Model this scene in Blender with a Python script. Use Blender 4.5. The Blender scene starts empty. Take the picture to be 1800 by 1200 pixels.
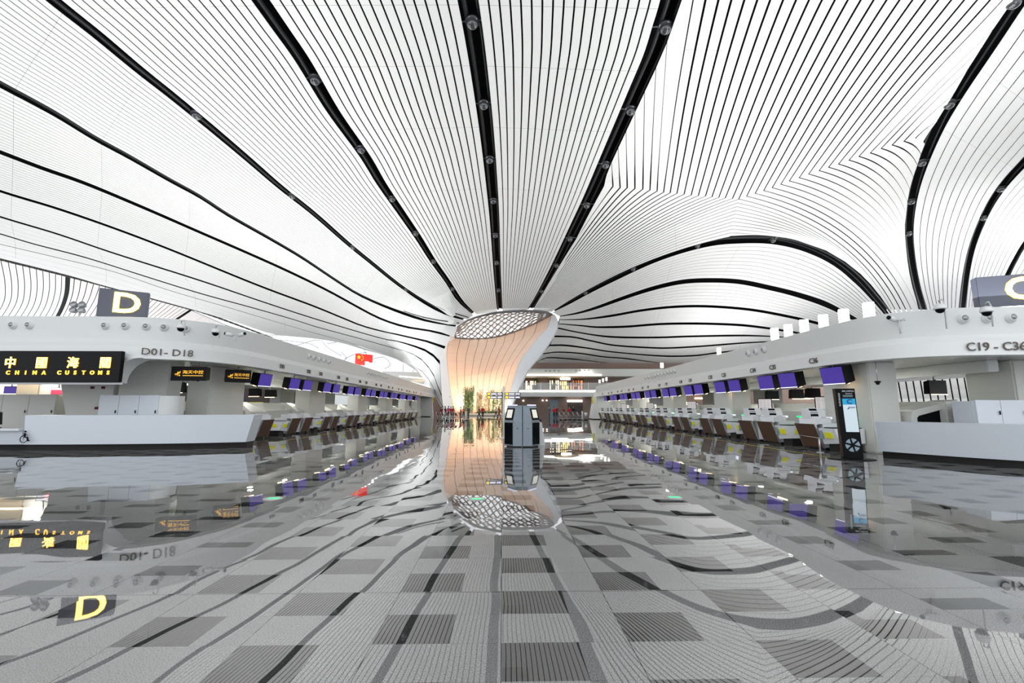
import bpy, bmesh, math, random
from math import sin, cos, pi, radians as R, atan2, hypot, exp, log
from mathutils import Vector, Matrix
rnd = random.Random(7)
S = bpy.context.scene
COL = S.collection

# ---------------------------------------------------------------- camera, world, big lights, exposure
F = 820.0; CAMH = 1.5; VX, VY = 882.0, 717.0
_d = Vector((VX - 900, -(VY - 600), -F)).normalized()
_p = math.atan((VY - 600) / F)
_up = Vector((0, cos(_p), -sin(_p)))
_X = _d.cross(_up).normalized()
_up = _X.cross(_d).normalized()
ROT = Matrix((_X, _d, _up))                 # camera vector -> world vector
cam_d = bpy.data.cameras.new('camera'); cam = bpy.data.objects.new('camera', cam_d); COL.objects.link(cam)
cam_d.sensor_width = 36.0; cam_d.lens = F * 36.0 / 1800.0; cam_d.clip_end = 600; cam_d.clip_start = 0.05
cam.matrix_world = Matrix.Translation((0, 0, CAMH)) @ ROT.to_4x4()
S.camera = cam

W = bpy.data.worlds.new('world'); S.world = W; W.use_nodes = True
W.node_tree.nodes['Background'].inputs[0].default_value = (0.93, 0.96, 1.0, 1)
W.node_tree.nodes['Background'].inputs[1].default_value = 1.15

def area(name, loc, sx, sy, power, rot=(0, 0, 0), color=(1, 1, 1)):
    l = bpy.data.lights.new(name, 'AREA'); l.shape = 'RECTANGLE'; l.size = sx; l.size_y = sy
    l.energy = power; l.color = color
    o = bpy.data.objects.new(name, l); o.location = loc; o.rotation_euler = rot; COL.objects.link(o)
    return o
# uplights on the island roofs, plus added fill lamps that brighten the ceiling beyond
UPW = .27
for _x, _y, _sx, _sy, _w in ((22, 32, 14, 34, 12500), (-21, 43, 14, 46, 14500), (22, 0, 14, 20, 7000), (-22, 0, 14, 20, 7000),
                             (40, 70, 14, 40, 9000), (-44, 52, 16, 50, 6000), (-20, 80, 12, 12, 2500), (-72, 92, 30, 40, 14000)):
    area('roof_and_fill_uplight', (_x, _y, 5.6), _sx, _sy, _w * UPW, (pi, 0, 0))
for _x in (-6, -2, 2):
    area('planter_fill', (_x * .6 - 2.5, 97.8, .7), 2.0, .8, 400, (pi - .05, 0, 0), (1, .88, .76))  # added lamps that brighten the column cladding from below
area('roof_and_fill_uplight', (62, 44, 5), 24, 8, 4500, (pi - .9, 0, 0))  # added fill on the striped panels seen through the right island
area('roof_and_fill_uplight', (-66, 48, 5.6), 10, 34, 900, (pi, 0, 0))  # added fill for the dim left edge of the ceiling
area('planter_fill', (-3.5, 90.2, .8), 7, .6, 330, (pi - .35, 0, 0), (1, .95, .85))  # added front fill on the backlit bamboo
# small added fill lamps under the canopies, sized to reflect like downlights
for _i in range(12):
    area('canopy_fill', (14.6, 18.5 + 4.2 * _i, 2.93), .22, .22, 26, (0, 0, 0), (1, .98, .94))
    area('canopy_fill', (-14.6, 24.0 + 4.4 * _i, 3.22), .22, .22, 32, (0, 0, 0), (1, .98, .94))
for _i in range(1, 4):
    area('canopy_fill', (15 + 4 * _i, 17.5, 2.93), .22, .22, 40, (0, 0, 0), (1, .97, .9))
    area('canopy_fill', (-16 - 4 * _i, 21.5, 3.22), .22, .22, 45, (0, 0, 0), (1, .97, .9))

S.view_settings.view_transform = 'Standard'; S.view_settings.look = 'None'
S.view_settings.gamma = 1.0; S.view_settings.use_curve_mapping = False
S.view_settings.exposure = 0.65

# ---------------------------------------------------------------- pixel -> world helpers (1800x1200 frame)
CAM = Vector((0, 0, CAMH))
def ray(px, py): return ROT @ Vector((px - 900, -(py - 600), -F))
def aty(px, py, y): r = ray(px, py); return CAM + r * (y / r.y)
def atx(px, py, x): r = ray(px, py); return CAM + r * (x / r.x)
def atz(px, py, z): r = ray(px, py); return CAM + r * ((z - CAMH) / r.z)

# ---------------------------------------------------------------- materials
def mat(name, col, rough=.5, metal=0, emit=None, es=0, spec=.5, noise=0, nscale=8, alpha=1, coat=0):
    m = bpy.data.materials.new(name); m.use_nodes = True
    nt = m.node_tree; b = nt.nodes['Principled BSDF']
    b.inputs['Base Color'].default_value = (*col, 1); b.inputs['Roughness'].default_value = rough
    b.inputs['Metallic'].default_value = metal; b.inputs['Specular IOR Level'].default_value = spec
    b.inputs['Alpha'].default_value = alpha; b.inputs['Coat Weight'].default_value = coat
    if emit: b.inputs['Emission Color'].default_value = (*emit, 1); b.inputs['Emission Strength'].default_value = es
    if noise:
        t = nt.nodes.new('ShaderNodeTexNoise'); t.inputs['Scale'].default_value = nscale
        tc = nt.nodes.new('ShaderNodeTexCoord'); nt.links.new(tc.outputs['Object'], t.inputs['Vector'])
        mx = nt.nodes.new('ShaderNodeMix'); mx.data_type = 'RGBA'
        mx.inputs[6].default_value = (*[c * (1 - noise) for c in col], 1)
        mx.inputs[7].default_value = (*[min(1, c * (1 + noise)) for c in col], 1)
        nt.links.new(t.outputs['Fac'], mx.inputs[0]); nt.links.new(mx.outputs[2], b.inputs['Base Color'])
    return m
M = {}
M['panel'] = mat('ceiling_panel_white', (.86, .86, .85), .55, noise=.015, nscale=.4)
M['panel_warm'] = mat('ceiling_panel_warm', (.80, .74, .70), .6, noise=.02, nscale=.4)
M['void'] = mat('groove_black', (.004, .004, .005), .7, spec=.1)
M['joint'] = mat('joint_dark', (.03, .025, .022), .8)
M['pipe'] = mat('groove_pipe', (.018, .019, .021), .4, noise=.2, spec=.3)
M['dome'] = mat('smoked_dome', (.05, .052, .058), .12, coat=.6)
M['white'] = mat('island_white', (.70, .715, .70), .38, noise=.012, nscale=1.5)
M['cream'] = mat('island_cream', (.63, .64, .60), .5, noise=.015, nscale=1.5)
M['desk'] = mat('desk_white', (.62, .665, .715), .28, noise=.012, nscale=1.2)
M['counter'] = mat('counter_white', (.74, .76, .79), .3, noise=.01)
M['soffit'] = mat('soffit_metal', (.50, .50, .47), .25, .35, noise=.03, nscale=3)
M['brown'] = mat('brown_laminate', (.09, .048, .031), .5, spec=.2, noise=.12, nscale=14)
M['black'] = mat('black_plastic', (.006, .006, .007), .4, spec=.12)
M['plinth'] = mat('black_plinth', (.015, .014, .014), .5, spec=.2)
M['text'] = mat('lettering_brown', (.09, .07, .06), .5)
M['purple'] = mat('screen_purple', (.03, .02, .12), .3, spec=.2, emit=(.075, .045, .33), es=.5, noise=.3, nscale=5)
M['scrwhite'] = mat('screen_white', (.6, .6, .7), .3, emit=(.75, .75, .95), es=.7)
M['red_scr'] = mat('screen_red', (.5, .02, .05), .3, emit=(.85, .04, .10), es=.9)
M['kiosk'] = mat('kiosk_grey', (.215, .255, .29), .42, .25, noise=.03, nscale=6)
M['kioskl'] = mat('kiosk_light_grey', (.30, .33, .36), .4, .2)
M['glassd'] = mat('kiosk_black_glass', (.004, .005, .006), .12, spec=.06)
M['kscreen'] = mat('kiosk_screen', (.5, .5, .45), .15, emit=(.55, .54, .46), es=.55)
M['lamp'] = mat('lamp_white', (1, 1, 1), .5, emit=(1, .96, .9), es=4.5)
M['lampw'] = mat('lamp_warm', (1, .9, .7), .5, emit=(1, .72, .42), es=3.2)
M['goldl'] = mat('letter_gold', (1, .7, .1), .4, emit=(1.0, .50, .04), es=1.3)
M['goldc'] = mat('letter_gold_core', (1, .8, .4), .4, emit=(1.0, .60, .14), es=3.4)
M['golddim'] = mat('letter_gold_dim', (.5, .3, .02), .5, emit=(.75, .38, .03), es=.8)
M['signwh'] = mat('letter_lit', (1, .9, .6), .4, emit=(1.0, .60, .12), es=5.0)
M['signedge'] = mat('letter_halo', (1, .7, .2), .4, emit=(1.0, .62, .06), es=1.3)
M['signbox'] = mat('sign_slate', (.085, .095, .13), .4)
M['signyel'] = mat('sign_yellow', (.9, .7, .02), .5, emit=(.95, .70, .02), es=.6)
M['yellow'] = mat('label_yellow', (.82, .78, .02), .5)
M['grey'] = mat('metal_grey', (.35, .36, .37), .4, .5)
M['steel'] = mat('steel', (.55, .56, .57), .28, .85)
M['lgrey'] = mat('light_grey', (.55, .56, .56), .5)
M['clad_warm'] = mat('cladding_warm_lit', (.92, .66, .49), .5, noise=.05, nscale=.25)  # warm lamp light on the cladding is put into this base colour
M['shell'] = mat('column_shell_white', (.78, .81, .84), .45, noise=.015, nscale=1)
M['lattice'] = mat('lattice_steel', (.16, .15, .145), .5, .3)
M['brownwall'] = mat('brown_wall_panel', (.26, .175, .14), .5, noise=.08, nscale=1)
M['darkwall'] = mat('dark_wall', (.06, .045, .04), .6)
M['green'] = mat('bamboo_green', (.16, .30, .10), .6, noise=.3, nscale=3)
M['dry'] = mat('bamboo_dry', (.55, .42, .24), .7, noise=.3, nscale=3)
M['shrub'] = mat('shrub_green', (.045, .10, .03), .7, noise=.4, nscale=6)
M['planter'] = mat('planter_stone', (.62, .55, .46), .6, noise=.05)
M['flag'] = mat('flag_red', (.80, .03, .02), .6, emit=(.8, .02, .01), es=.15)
M['star'] = mat('flag_star', (.95, .75, .02), .6)
M['egreen'] = mat('egress_green', (.0, .5, .2), .4, emit=(.02, .7, .22), es=.9)
M['skin'] = mat('skin', (.50, .30, .20), .6)
M['hair'] = mat('hair', (.012, .010, .010), .5)
M['blue'] = mat('sign_blue', (.0, .20, .36), .4, emit=(.0, .34, .62), es=.3)
M['paper'] = mat('screen_pale', (.3, .35, .38), .35, emit=(.62, .74, .80), es=.34)
M['slate'] = mat('slate_blue', (.23, .31, .36), .5)
M['navy'] = mat('navy', (.02, .06, .25), .5)
M['redbox'] = mat('alarm_red', (.16, .015, .015), .5)
M['redpr'] = mat('print_red', (.55, .15, .10), .6)
for n, c in dict(red=(.62, .02, .03), dred=(.22, .015, .03), nav=(.015, .02, .05), blk=(.015, .015, .018), orng=(.65, .22, .06),
                 gry=(.12, .13, .14), pink=(.62, .10, .22), dgn=(.06, .07, .06), cream=(.7, .62, .5)).items():
    M['c_' + n] = mat('cloth_' + n, c, .8)

def glass_mat(name, tint, fac):
    m = bpy.data.materials.new(name); m.use_nodes = True; nt = m.node_tree; nt.nodes.clear()
    o = nt.nodes.new('ShaderNodeOutputMaterial'); t = nt.nodes.new('ShaderNodeBsdfTransparent'); g = nt.nodes.new('ShaderNodeBsdfGlossy')
    t.inputs[0].default_value = (*tint, 1); g.inputs['Roughness'].default_value = .05
    mx = nt.nodes.new('ShaderNodeMixShader'); mx.inputs[0].default_value = fac
    nt.links.new(t.outputs[0], mx.inputs[1]); nt.links.new(g.outputs[0], mx.inputs[2]); nt.links.new(mx.outputs[0], o.inputs[0])
    return m
M['glass'] = glass_mat('clear_glass', (.93, .98, .96), .08)
M['roofglass'] = glass_mat('roof_glass', (.97, .98, .98), .06)

def floor_mat():
    m = bpy.data.materials.new('polished_granite'); m.use_nodes = True; nt = m.node_tree; L = nt.links.new
    b = nt.nodes['Principled BSDF']; N = nt.nodes.new
    def mth(op, a, c=None, d=None):
        n = N('ShaderNodeMath'); n.operation = op
        for i, v in enumerate((a, c, d)):
            if v is None: continue
            if isinstance(v, (int, float)): n.inputs[i].default_value = v
            else: L(v, n.inputs[i])
        return n.outputs[0]
    tc = N('ShaderNodeTexCoord'); sp = N('ShaderNodeSeparateXYZ'); L(tc.outputs['Object'], sp.inputs[0])
    x, y = sp.outputs[0], sp.outputs[1]
    ry = mth('DIVIDE', mth('SUBTRACT', y, 2.395), .43)            # rows 0.43 m deep
    row = mth('FLOOR', ry); fy = mth('FRACT', ry)
    par = mth('MODULO', mth('ADD', row, 1001), 2)                   # alternate rows shift by one slab
    ux = mth('DIVIDE', mth('ADD', x, mth('MULTIPLY', par, -.83)), 1.66)
    fx = mth('MULTIPLY', mth('FRACT', ux), 1.66); cx = mth('FLOOR', ux)
    wn = N('ShaderNodeTexWhiteNoise'); wn.noise_dimensions = '2D'
    cb = N('ShaderNodeCombineXYZ'); L(cx, cb.inputs[0]); L(row, cb.inputs[1]); L(cb.outputs[0], wn.inputs['Vector'])
    far = mth('GREATER_THAN', mth('ABSOLUTE', x), 2.6)
    wlim = mth('ADD', .5, mth('MULTIPLY', far, mth('MULTIPLY', mth('SUBTRACT', wn.outputs['Value'], .7), .35)))
    hlim = mth('SUBTRACT', 1.0, mth('MULTIPLY', far, mth('MULTIPLY', wn.outputs['Value'], .65)))
    dark = mth('MULTIPLY', mth('LESS_THAN', fx, wlim), mth('LESS_THAN', fy, hlim))
    inner = mth('MULTIPLY', dark, mth('MULTIPLY', mth('LESS_THAN', fx, .16), mth('LESS_THAN', fy, .34)))
    # granite speckle
    n1 = N('ShaderNodeTexNoise'); n1.inputs['Scale'].default_value = 130; n1.inputs['Detail'].default_value = 3
    L(tc.outputs['Object'], n1.inputs['Vector'])
    r1 = N('ShaderNodeValToRGB'); r1.color_ramp.elements[0].position = .36; r1.color_ramp.elements[1].position = .64
    r1.color_ramp.elements[0].color = (.105, .105, .103, 1); r1.color_ramp.elements[1].color = (.30, .30, .293, 1)
    L(n1.outputs['Fac'], r1.inputs[0])
    n2 = N('ShaderNodeTexNoise'); n2.inputs['Scale'].default_value = 1.1; L(tc.outputs['Object'], n2.inputs['Vector'])
    hs = N('ShaderNodeHueSaturation'); L(r1.outputs[0], hs.inputs['Color']); L(mth('ADD', .85, mth('MULTIPLY', n2.outputs['Fac'], .3)), hs.inputs['Value'])
    def mixc(f, a, col):
        mx = N('ShaderNodeMix'); mx.data_type = 'RGBA'; L(f, mx.inputs[0]); L(a, mx.inputs[6])
        if isinstance(col, tuple): mx.inputs[7].default_value = (*col, 1)
        else: L(col, mx.inputs[7])
        return mx.outputs[2]
    dk = mixc(mth('MULTIPLY', n1.outputs['Fac'], 1.0), hs.outputs[0], (.035, .035, .035))
    dm = N('ShaderNodeHueSaturation'); L(hs.outputs[0], dm.inputs['Color']); dm.inputs['Value'].default_value = .2
    dn = N('ShaderNodeHueSaturation'); L(hs.outputs[0], dn.inputs['Color']); dn.inputs['Value'].default_value = .1
    c = mixc(dark, hs.outputs[0], dm.outputs[0]); c = mixc(inner, c, dn.outputs[0])
    # expansion joints
    def line(v, per, off, w): 
        q = mth('FRACT', mth('DIVIDE', mth('SUBTRACT', v, off - w / 2), per)); return mth('LESS_THAN', q, w / per)
    j = mth('MAXIMUM', line(x, .83, 0, .007), line(y, 5.2, 4.1, .009))
    j2 = mth('MULTIPLY', line(y, .43, 2.395, .003), .5)
    c = mixc(mth('MAXIMUM', j, j2), c, (.015, .015, .015))
    L(c, b.inputs['Base Color'])
    b.inputs['Roughness'].default_value = .012; b.inputs['IOR'].default_value = 1.9
    # gentle unevenness: every slab lies at its own slight tilt, plus a long wave
    tw = N('ShaderNodeTexWhiteNoise'); tw.noise_dimensions = '2D'
    cb2 = N('ShaderNodeCombineXYZ'); L(mth('FLOOR', mth('DIVIDE', x, .83)), cb2.inputs[0]); L(mth('FLOOR', mth('DIVIDE', mth('SUBTRACT', y, 2.395), .86)), cb2.inputs[1]); L(cb2.outputs[0], tw.inputs['Vector'])
    nw = N('ShaderNodeTexNoise'); nw.inputs['Scale'].default_value = 1.1; nw.inputs['Detail'].default_value = 1; L(tc.outputs['Object'], nw.inputs['Vector'])
    def vec(op, a, v):
        n = N('ShaderNodeVectorMath'); n.operation = op; L(a, n.inputs[0])
        if isinstance(v, tuple): n.inputs[1].default_value = v
        else: L(v, n.inputs[1])
        return n.outputs[0]
    a = vec('MULTIPLY', vec('SUBTRACT', tw.outputs['Color'], (.5, .5, .5)), (.008, .005, 0))
    d = vec('MULTIPLY', vec('SUBTRACT', nw.outputs['Color'], (.5, .5, .5)), (.016, .0075, 0))
    g = N('ShaderNodeNewGeometry')
    nn = N('ShaderNodeVectorMath'); nn.operation = 'NORMALIZE'; L(vec('ADD', vec('ADD', a, d), g.outputs['Normal']), nn.inputs[0])
    L(nn.outputs[0], b.inputs['Normal'])
    return m
M['floor'] = floor_mat()

# ---------------------------------------------------------------- mesh helpers
class MB:
    def __init__(s): s.v = []; s.f = []; s.mi = []; s.sm = []
    def add(s, vs, fs, mi=0, smooth=False):
        n = len(s.v); s.v += [tuple(v) for v in vs]
        for f in fs: s.f.append(tuple(i + n for i in f)); s.mi.append(mi); s.sm.append(smooth)
        return s
    def box(s, x0, x1, y0, y1, z0, z1, mi=0, T=None):
        vs = [Vector((x, y, z)) for z in (z0, z1) for y in (y0, y1) for x in (x0, x1)]
        if T is not None: vs = [T @ v for v in vs]
        return s.add(vs, [(0, 2, 3, 1), (4, 5, 7, 6), (0, 1, 5, 4), (2, 6, 7, 3), (0, 4, 6, 2), (1, 3, 7, 5)], mi)
    def bbox(s, x0, x1, y0, y1, z0, z1, b=.02, mi=0, T=None):
        """box with bevelled edges"""
        bm = bmesh.new(); bmesh.ops.create_cube(bm, size=1)
        for v in bm.verts: v.co = Vector(((x0 + x1) / 2 + v.co.x * (x1 - x0), (y0 + y1) / 2 + v.co.y * (y1 - y0), (z0 + z1) / 2 + v.co.z * (z1 - z0)))
        bmesh.ops.bevel(bm, geom=bm.edges[:], offset=b, segments=2, affect='EDGES')
        bm.verts.index_update(); vs = [v.co.copy() for v in bm.verts]
        if T is not None: vs = [T @ v for v in vs]
        s.add(vs, [tuple(v.index for v in f.verts) for f in bm.faces], mi); bm.free(); return s
    def hexa(s, p, mi=0):  # 8 points, bottom 4 ccw then top 4
        return s.add(p, [(3, 2, 1, 0), (4, 5, 6, 7), (0, 1, 5, 4), (1, 2, 6, 5), (2, 3, 7, 6), (3, 0, 4, 7)], mi)
    def prism(s, poly, vec, mi=0):
        n = len(poly); a = [Vector(p) for p in poly]; b = [p + Vector(vec) for p in a]
        return s.add(a + b, [tuple(range(n))[::-1], tuple(range(n, 2 * n))] + [(i, (i + 1) % n, n + (i + 1) % n, n + i) for i in range(n)], mi)
    def tube(s, pts, r, k=8, mi=0, cap=True):
        pts = [Vector(p) for p in pts]; n = len(pts); base = len(s.v); rings = []
        up = Vector((0, 0, 1))
        for i, p in enumerate(pts):
            d = (pts[min(i + 1, n - 1)] - pts[max(i - 1, 0)]).normalized()
            a = d.cross(up)
            if a.length < .05: a = d.cross(Vector((1, 0, 0)))
            a.normalize(); c = a.cross(d); rr = r[i] if isinstance(r, (list, tuple)) else r
            rings += [p + (a * cos(2 * pi * j / k) + c * sin(2 * pi * j / k)) * rr for j in range(k)]
        fs = [(i * k + j, i * k + (j + 1) % k, (i + 1) * k + (j + 1) % k, (i + 1) * k + j) for i in range(n - 1) for j in range(k)]
        if cap: fs += [tuple(range(k))[::-1], tuple(range((n - 1) * k, n * k))]
        return s.add(rings, fs, mi, True)
    def lathe(s, prof, k=16, mi=0, T=None):
        vs = [Vector((r * cos(2 * pi * j / k), r * sin(2 * pi * j / k), z)) for r, z in prof for j in range(k)]
        if T is not None: vs = [T @ v for v in vs]
        n = len(prof); fs = [(i * k + j, i * k + (j + 1) % k, (i + 1) * k + (j + 1) % k, (i + 1) * k + j) for i in range(n - 1) for j in range(k)]
        fs += [tuple(range(k))[::-1], tuple(range((n - 1) * k, n * k))]
        return s.add(vs, fs, mi, True)
    def sphere(s, c, r, k=12, mi=0, sz=1):
        prof = [(max(1e-4, r * cos(-pi / 2 + pi * i / 8)), sz * r * sin(-pi / 2 + pi * i / 8)) for i in range(9)]
        return s.lathe(prof, k, mi, Matrix.Translation(c))
    def grid(s, rows, mi=0, smooth=True, flip=False):
        n = len(rows); m = len(rows[0]); vs = [p for r in rows for p in r]
        fs = [(i * m + j, i * m + j + 1, (i + 1) * m + j + 1, (i + 1) * m + j) for i in range(n - 1) for j in range(m - 1)]
        if flip: fs = [f[::-1] for f in fs]
        return s.add(vs, fs, mi, smooth)
    def build(s, name, mats, parent=None, **tags):
        if not isinstance(mats, (list, tuple)): mats = [mats]
        me = bpy.data.meshes.new(name); me.from_pydata(s.v, [], s.f)
        for m_ in mats: me.materials.append(M[m_] if isinstance(m_, str) else m_)
        me.polygons.foreach_set('material_index', s.mi); me.polygons.foreach_set('use_smooth', s.sm); me.update()
        o = bpy.data.objects.new(name, me); COL.objects.link(o)
        if parent: o.parent = parent
        tag(o, **tags); return o
def tag(o, label=None, cat=None, group=None, kind=None):
    if label: o['label'] = label
    if cat: o['category'] = cat
    if group: o['group'] = group
    if kind: o['kind'] = kind
    return o
def empty(name, loc=(0, 0, 0), rz=0, label=None, cat=None, group=None, kind=None):
    o = bpy.data.objects.new(name, None); COL.objects.link(o); o.location = loc; o.rotation_euler = (0, 0, rz); o.empty_display_size = .2
    return tag(o, label, cat, group, kind)
def kids(o): return [c for c in bpy.data.objects if c.parent == o]
def copy_tree(o, parent=None, tree=None):
    if tree is None: tree = snapshot(o)
    c = o.copy(); COL.objects.link(c)
    if parent: c.parent = parent
    for ch, sub in tree: copy_tree(ch, c, sub)
    return c
def snapshot(o): return [(c, snapshot(c)) for c in o.children]

_tc = {}
def text_mesh(body, size, ext=.01, off=0.0, align='CENTER', space=1.0):
    key = (body, size, ext, off, align, space)
    if key in _tc: return _tc[key]
    c = bpy.data.curves.new('t', 'FONT'); c.body = body; c.size = size; c.extrude = ext; c.offset = off; c.align_x = align; c.align_y = 'CENTER'
    c.space_character = space; c.resolution_u = 3
    o = bpy.data.objects.new('t', c); COL.objects.link(o)
    dg = bpy.context.evaluated_depsgraph_get(); dg.update()
    me = bpy.data.meshes.new_from_object(o.evaluated_get(dg)); bpy.data.objects.remove(o); bpy.data.curves.remove(c)
    me.name = 'lettering'; _tc[key] = me; return me
def text(name, body, size, m, loc, xdir, parent=None, up=(0, 0, 1), ext=.01, off=0.0, space=1.0, sx=1.0, **tags):
    me = text_mesh(body, size, ext, off, 'CENTER', space).copy(); me.materials.clear(); me.materials.append(M[m])
    x = Vector(xdir).normalized(); z = Vector(up); n = x.cross(z).normalized(); z = n.cross(x)
    me.transform(Matrix(((x.x * sx, z.x, n.x, loc[0]), (x.y * sx, z.y, n.y, loc[1]), (x.z * sx, z.z, n.z, loc[2]), (0, 0, 0, 1))))
    o = bpy.data.objects.new(name, me); COL.objects.link(o)
    if parent: o.parent = parent
    return tag(o, **tags)

# ================================================================ FLOOR
MB().add([(-90, -12, 0), (90, -12, 0), (90, 175, 0), (-90, 175, 0)], [(0, 1, 2, 3)]).build('floor', 'floor', kind='structure')

# ================================================================ CEILING
def g_(y):
    t = (y - 62) / 8.0
    return max(5.0, 22.5 - .27 * 8 * (t if t > 30 else log(1 + exp(t))))
def field(x, y):
    g = g_(y)
    r = hypot(x + 5, y - 90) + 3.0 * max(0, x + 8.0) + max(0, 80 - y) * .4
    zf = 24 * (1 - exp(-max(r - 7.5, 0) / 9)) if r < 60 else 99
    if zf > 40: return g
    k = 1.2; h = max(0, min(1, .5 + .5 * (g - zf) / k)); 
    return g + (zf - g) * h - k * h * (1 - h) * .5
def cast(px, py):
    r = ray(px, py); r = r / r.y if r.y > .05 else r / .05
    lo = None; y = 8.0
    if r.y < .99: return CAM + r * 5
    while y < 150:
        p = CAM + r * y
        if p.z > field(p.x, p.y): lo = y; break
        y += 1.0
    if lo is None: return CAM + r * (92 if px < 882 else 104)
    a, b = lo - 1, lo
    for _ in range(14):
        m_ = (a + b) / 2; p = CAM + r * m_
        if p.z > field(p.x, p.y): b = m_
        else: a = m_
    return CAM + r * b
def crom(pts, n):
    """uniform resampling of a Catmull-Rom spline through 2-D points"""
    P = [Vector((*p, 0)) for p in pts]; out = []
    for i in range(len(P) - 1):
        p0 = P[i - 1] if i else P[0] * 2 - P[1]; p1, p2 = P[i], P[i + 1]; p3 = P[i + 2] if i + 2 < len(P) else P[-1] * 2 - P[-2]
        for k in range(12):
            t = k / 12; out.append(.5 * ((2 * p1) + (p2 - p0) * t + (2 * p0 - 5 * p1 + 4 * p2 - p3) * t * t + (3 * p1 - p0 - 3 * p2 + p3) * t ** 3))
    out.append(P[-1]); L = [0]
    for a, b in zip(out, out[1:]): L.append(L[-1] + (b - a).length)
    res = []; j = 0
    for i in range(n):
        s = L[-1] * i / (n - 1)
        while j < len(L) - 2 and L[j + 1] < s: j += 1
        t = (s - L[j]) / max(1e-9, L[j + 1] - L[j]); res.append(out[j].lerp(out[j + 1], min(1, t)))
    return [(p.x, p.y) for p in res]
def lc(l): return [(x / 2, y / 2) for x, y in l]               # traced in the left half crop (2x)
def rc(l): return [(900 + x / 2, y / 2) for x, y in l]         # traced in the right half crop (2x)
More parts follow.
